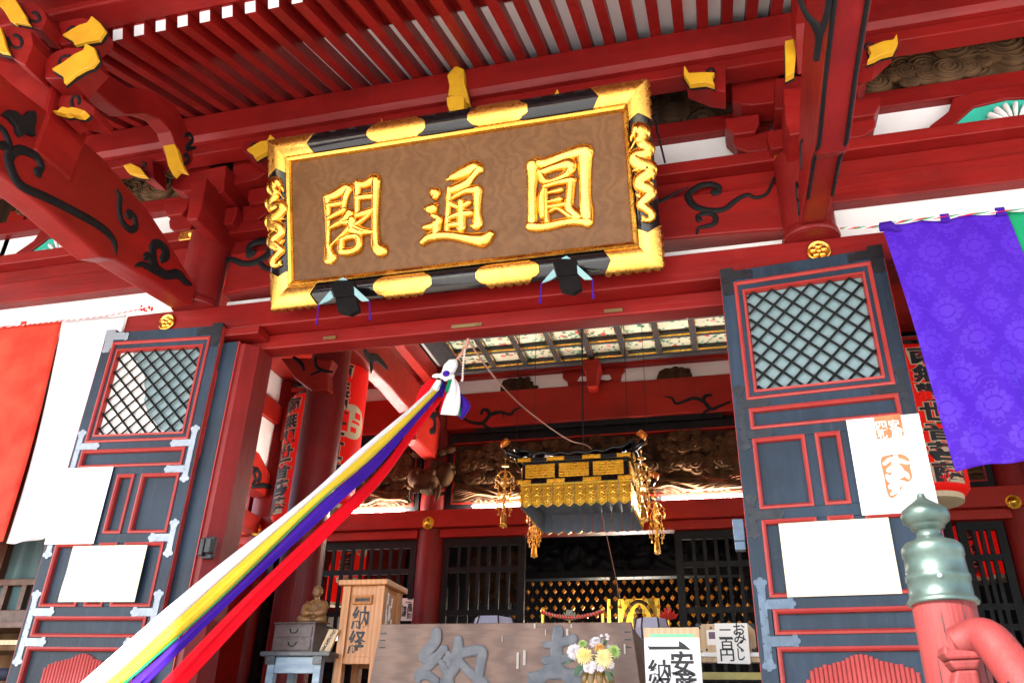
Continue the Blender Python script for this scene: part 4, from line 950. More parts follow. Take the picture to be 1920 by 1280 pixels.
# carved lion head on the inner column
def lionhead():
    mb = MB(); cx, cy, cz = -3.93, 10.36, 3.40
    mb.ball((cx, cy, cz), .20, 16, 12, (1.1, .7, .95)); mb.ball((cx-.02, cy-.17, cz-.05), .15, 12, 8, (1.3, .8, .8))
    for s in (-1, 1):
        mb.ball((cx+s*.2, cy-.03, cz+.06), .14, 10, 8, (1, .6, 1.1)); mb.ball((cx+s*.09, cy-.2, cz+.07), .05); mb.ball((cx+s*.12, cy-.2, cz-.14), .06, 8, 6, (1, 1, 1.3))
        mb.tube([(cx+s*.16, cy-.12, cz-.1), (cx+s*.2, cy-.2, cz-.2), (cx+s*.19, cy-.22, cz-.3), (cx+s*.15, cy-.2, cz-.36)], [.03, .035, .025, .008], 8)
    curls(mb, cx-.36, cx+.36, cz-.1, cz+.3, cy+.02, 14, .05, .09, 4, .2, False)
    curls(mb, cx-.3, cx+.3, cz-.22, cz+.02, cy+.0, 6, .04, .07, 7, .2, False)
    for k in range(5): mb.ball((cx-.24+.12*k, cy+.03, cz+.43+.04*math.sin(k*2.1)), .085, 8, 6, (1.2, .8, .8))
    return mb.build('lion_carving', M_carvei, HALL, smooth=True)
lionhead()
# inner sanctuary behind the lattice
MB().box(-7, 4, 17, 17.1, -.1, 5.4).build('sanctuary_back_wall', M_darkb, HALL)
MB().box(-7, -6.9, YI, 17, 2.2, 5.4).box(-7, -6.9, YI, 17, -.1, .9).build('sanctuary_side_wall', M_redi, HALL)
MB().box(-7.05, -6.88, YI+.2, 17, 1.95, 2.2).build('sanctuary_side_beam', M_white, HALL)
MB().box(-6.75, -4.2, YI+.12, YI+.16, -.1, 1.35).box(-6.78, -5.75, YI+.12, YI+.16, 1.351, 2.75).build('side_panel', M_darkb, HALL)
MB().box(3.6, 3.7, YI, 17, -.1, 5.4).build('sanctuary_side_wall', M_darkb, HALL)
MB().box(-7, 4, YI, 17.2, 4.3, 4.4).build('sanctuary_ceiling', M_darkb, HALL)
relief('altar_canopy_carving', -3.3, .3, 2.48, 3.3, 12.2, .35, 31, M_darkb, 70, .08, .22, wave=0, step=.03)
MB().box(-3.3, .3, 12.05, 12.25, 2.38, 2.475).box(-1.7, -1.6, 12.1, 12.2, -.1, 2.379).box(-3.3, -3.2, 12.1, 12.2, -.1, 2.379).box(.2, .3, 12.1, 12.2, -.1, 2.379).build('altar_post', M_darkb, HALL)
relief('carved_beast', -3.55, -2.75, 1.9, 2.6, 11.3, .3, 77, M_carved, 18, .07, .16, wave=0, step=.03)

# ------------------------------------------------------------------ the name board over the entrance
pu = V((0, 4.291-4.75, 4.24-2.975)).normalized()
fp = Fr((-3.1985, 4.75, 2.975), (1, 0, 0), pu); PW, PH = 2.95, 1.346
PL = thing('name_plaque', 'large framed wooden name board with three gold characters hung tilted over the entrance', 'name board', (AX, 4.75, 2.975))
FWd = .165; xi0, xi1, yi0, yi1 = FWd, PW-FWd, FWd+.01, PH-FWd-.01
def pbar(side):                                             # returns S(t along, s across outer->inner, extra height)
    def S(t, s, e=0):
        h = -.025+.05*max(0, math.sin(math.pi*min(1, max(0, .06+.88*s))))**.45+e
        o = s*FWd
        if side == 'b': return fp.w(t, o, h)
        if side == 't': return fp.w(t, PH-o, h)
        if side == 'l': return fp.w(o, t, h)
        return fp.w(PW-o, t, h)
    return S
for side, L in (('b', PW), ('t', PW), ('l', PH), ('r', PH)):
    S = pbar(side); n = 40
    def fn(u, v, S=S, L=L, side=side):
        s = v; m_ = s*FWd; t = m_+(L-2*m_)*u                # mitred ends
        return S(t, s)
    MB().grid(fn, n, 12).build('frame_bar', M_black, PL, smooth=True)
MB().fbox(fp, 0.01, PW-.01, 0.01, PH-.01, -.11, -.031).build('back_box', M_black, PL)
MB().fbox(fp, xi0, xi1, yi0, yi1, -.03, -.012).build('board', M_keyaki, PL)
gt = MB(); ringp = [(0, .02), (-.012, .03), (-.03, .018), (-.040, .0), (-.044, -.014)]
ring(gt, fp, lambda a: a, (xi0-.01, xi1+.01, yi0-.01, yi1+.01), ringp); gt.build('gilt_trim', M_gold, PL)
def plate(side, t0, t1, pointed0, pointed1, name='gilt_mount'):
    S = pbar(side)
    def fn(u, v):
        edge = .12*abs(math.sin(u*(t1-t0)*46))
        s0, s1 = -.02-edge*.6, 1.02+edge*.6
        tt = u
        if pointed0:
            k = max(0, 1-u*(t1-t0)/.10)**1.3; s0 += .42*k; s1 -= .42*k
        if pointed1:
            k = max(0, 1-(1-u)*(t1-t0)/.10)**1.3; s0 += .42*k; s1 -= .42*k
        s = s0+(s1-s0)*v; t = t0+(t1-t0)*u
        if not pointed1 and pointed1 is not None: t -= (.05*(1-abs(2*v-1))*u if u > .8 else 0)
        return S(t, s, .007)
    return MB().grid(fn, 110, 12).build(name, M_goldh, PL, smooth=True, solid=.008)
for side in ('t', 'b'):
    for px0, px1 in (((690, 800), (878, 992)) if side == 't' else ((702, 812), (893, 1013))):
        yy = 245 if side == 't' else 535
        plate(side, fp.p(px0, yy-(px0-700)*.11)[0], fp.p(px1, yy-(px0-700)*.11)[0], True, True)
CORN = .40
for side, L, ln in (('t', PW, CORN), ('b', PW, CORN), ('l', PH, .30), ('r', PH, .30)):
    for end in (0, 1):
        S = pbar(side)
        def fn(u, v, S=S, L=L, end=end, ln=ln):
            edge = .12*abs(math.sin(u*ln*46)); s = -.02-edge*.6+(1.04+edge*1.2)*v
            m_ = max(0, s)*FWd; stop = ln-.055*(1-abs(2*v-1)); t = m_+(stop-m_)*u
            return S(t if not end else L-t, s, .007)
        MB().grid(fn, 90, 12).build('gilt_corner', M_goldh, PL, smooth=True, solid=.008)
# side dragons
cd = crop(940, 250, 6.0967); S_ = 1/6.0967/250*1.9
def dragon(flip):
    fm = (lambda a: PW-a) if flip else (lambda a: a)
    mb = MB()
    def st(ln, h): mb.stroke(fp, [(fm(fp.p(*cd(x, y))[0]), fp.p(*cd(x, y))[1], w_*S_) for x, y, w_ in ln], h, .035)
    st([(1590, 40, 30), (1620, 130, 36), (1680, 190, 40), (1660, 250, 38), (1560, 265, 38), (1530, 310, 40), (1600, 370, 44), (1690, 410, 46), (1690, 470, 44), (1600, 540, 42), (1600, 610, 40), (1680, 650, 40), (1710, 710, 38), (1640, 780, 34), (1610, 830, 32), (1660, 880, 28), (1720, 930, 26), (1710, 1000, 20), (1620, 1010, 10)], .035)
    st([(1530, 20, 20), (1570, -30, 40), (1620, 20, 50), (1600, 80, 40)], .045)
    for ln in ([(1560, 0, 20), (1500, 60, 12), (1490, 110, 4)], [(1640, -20, 18), (1690, 10, 12), (1690, 60, 8)], [(1580, 60, 16), (1530, 130, 8), (1490, 200, 5)], [(1640, 380, 16), (1570, 430, 14), (1510, 455, 6)], [(1570, 430, 10), (1540, 380, 6), (1525, 395, 4)], [(1660, 250, 16), (1700, 280, 12), (1710, 310, 5)],
               [(1690, 480, 14), (1730, 510, 10), (1745, 545, 5)], [(1660, 600, 14), (1730, 600, 10), (1760, 690, 4)], [(1640, 770, 14), (1580, 740, 12), (1545, 710, 5)], [(1580, 740, 10), (1590, 705, 5)], [(1640, 1000, 14), (1610, 960, 5)], [(1600, -40, 14), (1560, -90, 5)], [(1640, -40, 12), (1660, -90, 4)]): st(ln, .025)
    return mb.build('dragon', M_gold, PL, smooth=True)
dragon(False); dragon(True)
# the three characters, gilt and rounded
cA = crop(940, 250, 6.0967); cB = crop(580, 280, 5.3333)
KA = [[(350, 370, 52), (355, 500, 45), (350, 700, 40), (352, 900, 40), (350, 1050, 45)], [(400, 295, 26), (480, 340, 45), (700, 260, 42), (900, 200, 52), (955, 210, 66)], [(955, 220, 62), (955, 400, 52), (960, 700, 46), (970, 900, 56), (985, 1010, 46)],
      [(340, 1060, 42), (480, 1065, 40), (700, 1020, 36), (850, 1005, 36), (985, 1010, 42)], [(460, 445, 36), (620, 385, 36), (770, 350, 50), (790, 410, 40), (740, 470, 34)], [(440, 450, 30), (490, 540, 36), (570, 550, 18), (690, 505, 30), (750, 470, 30)],
      [(500, 620, 26), (465, 720, 34), (470, 850, 38), (470, 960, 20)], [(500, 610, 26), (620, 575, 24), (740, 545, 34), (800, 540, 40)], [(800, 545, 36), (785, 700, 36), (775, 850, 42), (850, 940, 50)], [(540, 690, 16), (680, 655, 24)], [(540, 792, 16), (665, 760, 28)], [(540, 850, 22), (735, 815, 24)], [(515, 650, 20), (520, 850, 22), (525, 1000, 28)], [(570, 900, 16), (650, 870, 18), (790, 955, 24)]]
KB = [[(1375, 300, 12), (1480, 255, 38), (1640, 175, 44), (1690, 195, 40)], [(1690, 200, 32), (1620, 285, 26), (1560, 345, 38), (1440, 400, 36)], [(1400, 405, 24), (1390, 600, 24), (1378, 830, 22)], [(1440, 485, 18), (1560, 420, 24), (1670, 400, 36)], [(1680, 410, 40), (1680, 600, 28), (1680, 750, 40), (1625, 765, 16)],
      [(1410, 540, 20), (1500, 580, 22), (1590, 540, 24)], [(1400, 690, 18), (1500, 650, 26), (1600, 640, 30)], [(1400, 760, 22), (1510, 745, 26)], [(1520, 540, 32), (1520, 650, 34), (1520, 780, 36)], [(1215, 410, 18), (1258, 440, 46), (1265, 480, 26)], [(1165, 595, 18), (1230, 595, 46), (1275, 555, 16)],
      [(1240, 665, 20), (1295, 695, 32), (1255, 760, 36), (1160, 785, 22)], [(1270, 760, 40), (1265, 870, 34)], [(1140, 930, 28), (1220, 875, 36), (1400, 862, 34), (1600, 892, 40), (1740, 905, 52), (1815, 850, 30)]]
KC = [[(175, 480, 32), (185, 650, 26), (182, 850, 20), (190, 990, 30), (205, 1080, 52)], [(165, 480, 22), (250, 455, 34), (365, 385, 38), (395, 400, 30)], [(395, 400, 28), (360, 480, 26), (342, 610, 22)], [(200, 560, 24), (330, 540, 22)], [(200, 690, 20), (345, 610, 26)], [(480, 350, 36), (482, 480, 26), (480, 660, 24)], [(490, 345, 32), (560, 350, 32), (650, 300, 42), (680, 320, 32)],
      [(490, 485, 26), (660, 465, 28)], [(490, 660, 26), (650, 610, 28)], [(670, 320, 38), (665, 500, 32), (660, 750, 28), (668, 950, 38), (720, 1010, 50)], [(460, 765, 22), (560, 700, 20), (620, 640, 16)], [(450, 770, 26), (540, 815, 28), (620, 830, 26)], [(400, 650, 38), (340, 720, 30), (215, 790, 18)], [(330, 740, 20), (430, 735, 30), (400, 800, 26), (225, 970, 14)], [(430, 720, 40), (430, 800, 36), (540, 840, 26)],
      [(330, 920, 30), (340, 1025, 32), (480, 1000, 32), (495, 880, 30), (400, 880, 26), (335, 910, 24)]]
for nm, K, cc, sc_, lab in (('character', KA, cA, 6.0967, None), ('character', KB, cB, 5.3333, None), ('character', KC, cB, 5.3333, None)):
    mb = MB()
    for i, ln in enumerate(K): mb.stroke(fp, [(*fp.p(*cc(x, y)), w_/sc_/252*1.55) for x, y, w_ in ln], .034+.0013*i, -.012, k=9)
    mb.build(nm, M_gold, PL, smooth=True)
# hanging rod and the cushions under the board
q0, q1 = PY(1226, 222, 4.45), PY(1247, 305, 4.93); 
tag(MB().tube([q0, q0+V((.01, -.03, .01)), q0+(q1-q0)*.3, q1], [.014, .014, .008, .008], 8).build('hanging_rod', M_dsteel), 'thin black iron rod hanging beside the upper right corner of the name board', 'rod')
M_cush = paint('black cushion cloth', (.004, .0035, .004), (.008, .007, .007), .85, spec=.15); M_ear = paint('faded teal cushion lining', (.20, .40, .43), (.28, .47, .49), .8)
cu_c = crop(560, 480, 2.743)
def cushion(dx, dy, label, sq):
    f = FY(4.56); t = thing('plaque_cushion', label, 'cushion', PY(*cu_c(1385+dx, 170+dy), 4.62), 'cushions under the name board')
    P = lambda x, y: f.p(*cu_c(x+dx, y+dy))
    MB().fprism(f, [P(*q_) for q_ in [(1305, 32), (1345, 12), (1430, 16), (1440, 90), (1330, 102)]], -.06, 0).build('cushion_body', M_cush, t, bevel=.008)
    MB().fprism(FY(4.565), [P(*q_) for q_ in [(1331, 104), (1439, 92), (1455, 162), (1408, 187), (1345, 172)]], -.05, 0).build('cushion_fold', M_cush, t, bevel=.006)
    f2 = FY(4.555)
    for pl in ([(1312, 68), (1250, 140), (1298, 122), (1326, 103)], [(1432, 48), (1512, 121), (1470, 122), (1436, 92)], [(1352, 14), (1378, 0), (1398, 14)]):
        MB().fprism(f2, [P(*q_) for q_ in pl], -.01, .0).build('cushion_lining', M_ear, t)
    for a, b in (((1250, 140), (1241, 246)), ((1512, 121), (1516, 221))):
        p0, p1 = f2.w(*P(*a), .0), f2.w(*P(*b), .0)
        MB().tube([p0, p0*.5+p1*.5, p1], [.004, .005, .009], 6).build('cord', M_cpur, t)
cushion(0, 0, 'black folded cushion with teal ears under the right end of the gold name board', 1)
cushion(-1147, 110, 'black folded cushion with teal ears under the left end of the gold name board', 1)

# ------------------------------------------------------------------ curtains along the front
def curtain_panel(name, corner, Y, m, parent, seed, nx=40, ny=30, amp=.02, bottom=0):
    (tl, tr, bl, br) = corner; f = FY(Y)
    A, B, Cc, D = (f.p(*q_) for q_ in (tl, tr, bl, br))
    def fn(s, t):
        a = (A[0]*(1-s)+B[0]*s)*(1-t)+(Cc[0]*(1-s)+D[0]*s)*t; b = (A[1]*(1-s)+B[1]*s)*(1-t)+(Cc[1]*(1-s)+D[1]*s)*t
        h = amp*(math.sin(s*9+t*3+seed)*.6+math.sin(s*17-t*4+seed*2)*.35)*(.25+t)+.02*math.sin(t*2.5+seed)
        b += .012*math.sin(s*8+seed)*t-(.014*abs(math.sin(s*6.28*1.5)) if t < .01 else 0)
        return f.w(a, b, h)
    return MB().grid(fn, nx, ny).build(name, m, parent, smooth=True, solid=.002)
CR = thing('hanging_curtain', 'purple and green temple curtain with flower damask hanging to the right of the doors', 'curtain', PY(1800, 860, 4.62), 'five coloured curtains')
curtain_panel('purple_panel', ((1650, 424), (1886, 400), (1797, 880), (2070, 838)), 4.62, M_dampur, CR, 1.2, 60, 50, .05)
curtain_panel('green_panel', ((1887, 400), (2180, 365), (2071, 838), (2420, 790)), 4.618, M_cgrn, CR, 2.4)
for px_, py_ in ((1772, 413), (1876, 401)):
    q = PY(px_, py_, 4.60); MB().box(q.x-.026, q.x+.026, 4.585, 4.60, q.z-.02, q.z+.04).build('loop', M_cpur, CR, bevel=.004)
q = PY(1655, 428, 4.6); MB().tube([PY(1650, 426, 4.6), PY(1668, 424, 4.58), PY(1690, 434, 4.6)], [.03, .035, .01], 8).build('tied_corner', M_cpur, CR)
CL = thing('hanging_curtain', 'orange red and white temple curtain hanging to the left of the doors', 'curtain', PY(30, 1015, 4.98), 'five coloured curtains')
YC = 4.925
curtain_panel('red_panel', ((-300, 645), (118, 600), (-480, 1070), (10, 1018)), YC, M_corg, CL, .6, 50, 40, .055)
curtain_panel('white_panel', ((119, 600), (236, 590), (11, 1018), (120, 1004)), YC, M_cwhite, CL, 3.1, 40, 40, .03)
q = PY(48, 611, YC); MB().box(q.x-.025, q.x+.025, YC-.035, YC-.02, q.z-.03, q.z+.03).build('loop', M_corg, CL, bevel=.004)
def twist(name, pts, r, cols, parent=None, label=None, cat=None, turns=40):
    P = smooth3([tuple(p) for p in pts], 14); mb = MB()
    objs = []
    for k, m in enumerate(cols):
        path = []
        for i, p in enumerate(P):
            d = V(P[min(i+1, len(P)-1)])-V(P[max(i-1, 0)]); d.normalize(); n_ = d.cross(V((0, 1, 0))).normalized(); b_ = d.cross(n_)
            t = i*turns*2*math.pi/len(P)+k*2*math.pi/len(cols); path.append(V(p)+(n_*math.cos(t)+b_*math.sin(t))*r*.8)
        objs.append((m, path))
    root = thing(name, label, cat, pts[0]) if label else parent
    for m, path in objs: MB().tube(path, r, 5).build('strand', m, root, smooth=True)
    return root
M_tan = paint('tan cord', (.42, .20, .12), (.34, .15, .09), .7); 
f_ = lambda x, y: PY(x, y, 4.59)
twist('curtain_rope', [f_(1575, 428), f_(1640, 425), f_(1700, 414), f_(1790, 405), f_(1920, 393), f_(2100, 375)], .0042, (M_cwhite, M_cred, M_cgrn), None, 'thin striped rope along the top of the purple curtain', 'rope', 60)
g_ = lambda x, y: PY(x, y, 4.88)
twist('curtain_rope', [g_(-200, 638), g_(0, 614), g_(70, 606), g_(130, 600), g_(200, 592), g_(260, 580), g_(285, 576)], .0035, (M_cwhite, M_cred), None, 'thin striped rope along the top of the red and white curtain', 'rope', 50)
kb = MB()
for i in range(16): kb.ball(PY(262+random.random()*24, 573+random.random()*10, 4.86), .008, 6, 4)
tag(kb.build('rope_knot', M_cred), 'small red and white rope knot beside the left end of the lintel', 'knot')

# ------------------------------------------------------------------ five coloured streamer
SQ = [0, .25, .45, .62, .8, 1.0]
LN = {'B0': [(148, 1282), (367, 1093), (567, 938), (664, 851), (760, 772), (822, 716)],
      'B2': [(232, 1282), (410, 1126), (601, 940), (690, 865), (770, 786), (828, 726)], 'B3': [(275, 1282), (432, 1128), (624, 953), (708, 876), (775, 798), (831, 732)],
      'B4': [(289, 1282), (438, 1130), (626, 953), (706, 878), (770, 798), (826, 735)], 'B5': [(338, 1282), (486, 1126), (640, 974), (715, 896), (780, 806), (833, 738)]}
LN['B1'] = [tuple(LN['B0'][i][c]+(LN['B2'][i][c]-LN['B0'][i][c])*q_ for c in (0, 1)) for i, q_ in enumerate((.60, .50, .42, .38, .38, .38))]
LN['B2b'] = [tuple(LN['B2'][i][c]+(LN['B3'][i][c]-LN['B2'][i][c])*q_ for c in (0, 1)) for i, q_ in enumerate((.16, .14, .08, .02, .02, .02))]
def sy(t): return 2.9+(5.05-2.9)*t**1.15
def lane(nm, t):
    P = LN[nm]; k = 0
    while k < len(SQ)-2 and t > SQ[k+1]: k += 1
    p0, p1, p2, p3 = P[max(k-1, 0)], P[k], P[k+1], P[min(k+2, len(P)-1)]; u = (t-SQ[k])/(SQ[k+1]-SQ[k])
    return tuple(.5*(2*p1[c]+(p2[c]-p0[c])*u+(2*p0[c]-5*p1[c]+4*p2[c]-p3[c])*u*u+(3*p1[c]-p0[c]-3*p2[c]+p3[c])*u**3) for c in (0, 1))
ST = thing('streamer', 'five coloured cloth streamer stretched from the door head down to the lower left', 'streamer', PY(850, 760, 5.05))
def strip(name, la, lb, m, ph, dy=0, bulge=.38):
    def fn(s, t):
        t2 = -.06+1.06*t if t < .06 else t
        a = lane(la, max(0, t2)); b = lane(lb, max(0, t2)); Y = sy(max(0, t2))
        A, B = PY(*a, Y), PY(*b, Y); p = A+(B-A)*s; w_ = (B-A).length
        p = p+(cf*-1)*(w_*bulge*math.sin(math.pi*s)+.16*w_*math.sin(s*9+ph+t*4)+.05*w_*math.sin(s*21+t*9+ph)+.035*w_*math.sin(s*37+t*15+ph*2)+.06*w_*math.sin(t*26+s*5+ph))
        return p+V((0, dy, 0))
    return MB().grid(fn, 16, 60).build(name, m, ST, smooth=True, solid=.002)
strip('white_strip', 'B0', 'B1', M_cwhite, .3); strip('yellow_strip', 'B1', 'B2', M_cyel, 1.2); strip('green_strip', 'B2', 'B2b', M_cgrn, 2, -.01, .0); strip('purple_strip', 'B2b', 'B3', M_cpur, 2.6); strip('red_strip', 'B4', 'B5', M_cred, 4.1, .03)
ck = crop(760, 620, 7.111); fk = FY(4.98)
def patch(name, pl, m, dy=0, parent=None, th=.012, bow=.02):
    f2 = FY(4.98+dy); ab = [f2.p(*ck(*q_)) for q_ in pl]
    return MB().fprism(f2, ab, -th, 0).build(name, m, parent or ST, bevel=.004)
def fold(name, left, right, m, dy=0, bow=.02, k=3):
    L, Rr = smooth3(left, 6), smooth3(right, 6); n = min(len(L), len(Rr))-1
    def fn(s, t):
        i = t*n; a = min(int(i), n-1); u = i-a
        l_ = [L[a][c]+(L[a+1][c]-L[a][c])*u for c in (0, 1)]; r_ = [Rr[a][c]+(Rr[a+1][c]-Rr[a][c])*u for c in (0, 1)]
        x, y = l_[0]+(r_[0]-l_[0])*s, l_[1]+(r_[1]-l_[1])*s
        return PY(*ck(x, y), 4.98+dy-bow*math.sin(math.pi*s)-.006*math.sin(s*k*6.28+t*3))
    return MB().grid(fn, 14, 24).build(name, m, ST, smooth=True, solid=.002)
fold('purple_tail', [(640, 640), (715, 800), (735, 1000), (690, 1130)], [(660, 660), (740, 830), (868, 1000), (755, 1180)], M_cpur, .05, .03)
fold('green_tail', [(590, 640), (560, 720), (700, 1000), (695, 1130)], [(640, 640), (600, 720), (735, 1000), (748, 1150)], M_cgrn, .035)
fold('green_tail', [(580, 655), (545, 740), (540, 810)], [(640, 640), (590, 760), (555, 840)], M_cgrn, -.01)
fold('red_tail', [(530, 780), (480, 960), (450, 1090)], [(580, 780), (520, 960), (480, 1110)], M_cred, .03)
fold('white_tail', [(610, 600), (580, 760), (510, 950), (465, 1112)], [(655, 620), (722, 740), (735, 960), (705, 1128)], M_cwhite, 0, .04, 2)
fold('purple_loop', [(510, 660), (430, 760), (380, 855)], [(520, 690), (530, 790), (500, 890)], M_cpur, .04)
fold('red_strand', [(340, 640), (205, 770), (90, 1050), (-10, 1190)], [(415, 650), (320, 830), (190, 1000), (0, 1240)], M_cred, -.03)
fold('white_strand', [(420, 650), (320, 800), (200, 990)], [(480, 660), (440, 790), (250, 985)], M_cwhite, -.035)
fold('green_strand', [(465, 720), (300, 900), (160, 1060)], [(495, 690), (350, 910), (185, 1045)], M_cgrn, -.02)
kn = MB()
for x, y, r, q_ in ((500, 600, 52, (1.2, .8, .9)), (590, 610, 58, (1.3, .8, .75)), (420, 600, 46, (1.5, .6, .7)), (540, 640, 40, (1, .8, .8))): kn.ball(PY(*ck(x, y), 4.95), r/7.11/1524*5.7, 14, 10, q_)
kn.tube([PY(*ck(x, y), 4.97) for x, y in ((540, 580), (590, 500), (640, 430), (680, 390))], [.035, .048, .04, .012], 12)
kn.build('knot', M_cwhite, ST, smooth=True)
MB().lathe([(.02, 0), (.026, .006), (.02, .012)], PY(*ck(545, 575), 4.90), 14, (.2, -1, .1)).build('ring', M_cpur, ST, smooth=True)
M_tcord = paint('pink tan twisted cord', (.50, .27, .20), (.40, .18, .13), .7)
top = PY(878, 640, 5.05)
CO = thing('pull_rope', 'tan cords running from the door head to the streamer knot and the gold canopy', 'cord', top)
for pts, r in (([(680, 385), (760, 270), (830, 130)], .006), ([(700, 380), (775, 280), (838, 135)], .005), ([(845, 110), (825, 150), (810, 215), (800, 240)], .014)):
    MB().tube(smooth3([tuple(PY(*ck(x, y), 4.97)) for x, y in pts], 6), r, 6).build('cord', M_tcord, CO, smooth=True)
twist('cord', [PY(*ck(x, y), 4.96) for x, y in ((795, 250), (780, 380), (768, 520), (762, 650), (748, 662))], .005, (M_cwhite, M_tcord), CO, None, None, 16)
cc6 = crop(840, 600, 3.4286)
pp = [(130, 130, 5.0), (240, 290, 5.6), (345, 420, 6.4), (480, 555, 7.2), (620, 665, 7.9), (720, 735, 8.4), (800, 780, 8.8), (885, 800, 9.0), (930, 835, 9.0)]
MB().tube(smooth3([tuple(PY(*cc6(x, y), Y)) for x, y, Y in pp], 6), .007, 6).build('cord', M_tcord, CO, smooth=True)

# ------------------------------------------------------------------ gold canopy hanging in the middle of the hall
cb_ = crop(900, 800, 5.12); FCY = 8.45; fc = FY(FCY)
CZT, CZB = fc.p(*cb_(900, 535))[1], fc.p(*cb_(900, 760))[1]
cxa, cxb = fc.p(*cb_(390, 690))[0], fc.p(*cb_(1440, 650))[0]; CW = cxb-cxa; CXm = (cxa+cxb)/2; CYm = FCY+CW/2
CAN = thing('hanging_canopy', 'gold fringed canopy with black roof and gilt pendants hanging before the inner sanctuary', 'canopy', (CXm, CYm, CZB))
M_cunder = paint('blue grey canopy lining', (.20, .25, .30), (.14, .18, .23), .45, scale=2)
zt = CZT
MB().box(cxa+.02, cxb-.02, FCY+.02, FCY+CW-.02, zt-.02, zt-.005).build('lining_board', M_cunder, CAN)
z_a, z_b, z_c = zt, zt+.055, zt+.245
MB().box(cxa-.03, cxb+.03, FCY-.03, FCY+CW+.03, z_a, z_b).box(cxa+.01, cxb-.01, FCY+.01, FCY+CW-.01, z_b+.001, z_c).box(cxa-.05, cxb+.05, FCY-.05, FCY+CW+.05, z_c+.001, z_c+.05).build('canopy_frame', M_black, CAN, bevel=.004)
pw = CW/10; ph_ = CZT-CZB
m1 = MB().prism([(-pw/2+.003, 0, 0), (-pw/2+.003, 0, -ph_*.86), (0, 0, -ph_), (pw/2-.003, 0, -ph_*.86), (pw/2-.003, 0, 0)], (0, .008, 0))
for s in (-1, 1): m1.tube([(s*pw*.36, -.001, -.02), (s*pw*.36, -.001, -ph_*.83)], .005, 6)
m1.tube([(-pw*.36, -.001, -ph_*.83), (0, -.001, -ph_*.95), (pw*.36, -.001, -ph_*.83)], .005, 6).tube([(-pw*.36, -.001, -.02), (pw*.36, -.001, -.02)], .005, 6)
for k, (dx, dz, r) in enumerate([(0, .10, .016), (-.016, .08, .012), (.016, .08, .012), (0, .13, .011), (0, .27, .02), (-.02, .30, .013), (.02, .30, .013), (0, .36, .022), (-.02, .42, .014), (.02, .42, .014), (0, .5, .017), (-.022, .56, .013), (.022, .56, .013), (0, .62, .022), (-.024, .68, .013), (.024, .68, .013), (0, .74, .017)]):
    m1.ball((dx, -.001, -ph_*dz-.015), r, 8, 5, (1, .5, 1.1))
m1.v = [p+offset(CAN) for p in m1.v]
fpl = m1.build('fringe_plate', M_brass, CAN)
bk = MB().prism([V((-pw/2+.003, .0085, 0))+offset(CAN), V((-pw/2+.003, .0085, -ph_*.86))+offset(CAN), V((0, .0085, -ph_))+offset(CAN), V((pw/2-.003, .0085, -ph_*.86))+offset(CAN), V((pw/2-.003, .0085, 0))+offset(CAN)], (0, .003, 0)).build('plate_back', M_cunder, fpl)
first = True
for side in range(4):
    for k in range(10):
        u = -CW/2+pw*(k+.5); R_ = Matrix.Rotation(side*math.pi/2, 4, 'Z'); loc = R_ @ V((u, -CW/2-.006, 0)); loc.z = CZT-offset(CAN).z
        o = fpl if first else dup(fpl, None, CAN); first = False
        o.location = loc; o.rotation_euler = (0, 0, side*math.pi/2)
# gilt slatted panels and clips
for side in range(4):
    R_ = Matrix.Translation((CXm, CYm, 0)) @ Matrix.Rotation(side*math.pi/2, 4, 'Z')
    for k in range(3):
        u0 = -CW/2+.05+k*(CW-.06)/3; mb = MB().box(u0, u0+(CW-.06)/3-.05, -CW/2-.004, -CW/2+.004, z_b+.02, z_c-.015, R_)
        for j in range(5): mb.box(u0-.002, u0+(CW-.06)/3-.048, -CW/2-.012, -CW/2-.0045, z_b+.026+j*.031, z_b+.045+j*.031, R_)
        mb.build('slatted_panel', M_brass, CAN)
    for zz, e in ((z_c+.004, .053), (z_a+.004, .033)):
        for k in range(4):
            u0 = -CW/2-.03+k*(CW-.08)/3; w_ = .15 if k in (0, 3) else .2
            if k == 3: u0 = CW/2+.03-w_
            if k in (1, 2): u0 = -CW/2+k*CW/3-.1
            MB().box(u0, u0+w_, -CW/2-e-.006, -CW/2-e+.004, zz-.002, zz+.042, R_).box(u0+.005, u0+w_-.005, -CW/2-e-.012, -CW/2-e-.0065, zz+.008, zz+.018, R_).box(u0+.005, u0+w_-.005, -CW/2-e-.012, -CW/2-e-.0065, zz+.024, zz+.034, R_).build('gilt_clip', M_brass, CAN)
# black roof with scalloped edge and upturned corners
rb = MB(); zr = z_c+.055
def roofp(s, t):
    a = s*2-1; b = t*2-1; r = max(abs(a), abs(b)); e = CW/2+.08
    lift = .10*(abs(a)*abs(b))**3+.012*math.sin(a*22)*(r > .9)
    return (CXm+a*e, CYm+b*e, zr+.16*(1-r)+lift)
rb.grid(roofp, 40, 40); rf = rb.build('canopy_roof', M_black, CAN, smooth=True, solid=.03)
for sx in (-1, 1):
    for sy_ in (-1, 1):
        e = CW/2+.05; p0 = V((CXm+sx*e, CYm+sy_*e, zr+.02))
        MB().tube([p0-V((sx*.1, sy_*.1, -.03)), p0, p0+V((sx*.07, sy_*.05, .02)), p0+V((sx*.12, sy_*.06, .09))], [.03, .035, .033, .03], 10).build('corner_horn', M_black, rf, smooth=True)
        MB().tube([p0+V((sx*.12, sy_*.06, .085)), p0+V((sx*.135, sy_*.06, .13)), p0+V((sx*.10, sy_*.06, .165)), p0+V((sx*.06, sy_*.06, .15))], [.03, .042, .04, .015], 10).build('corner_finial', M_orange, rf, smooth=True)
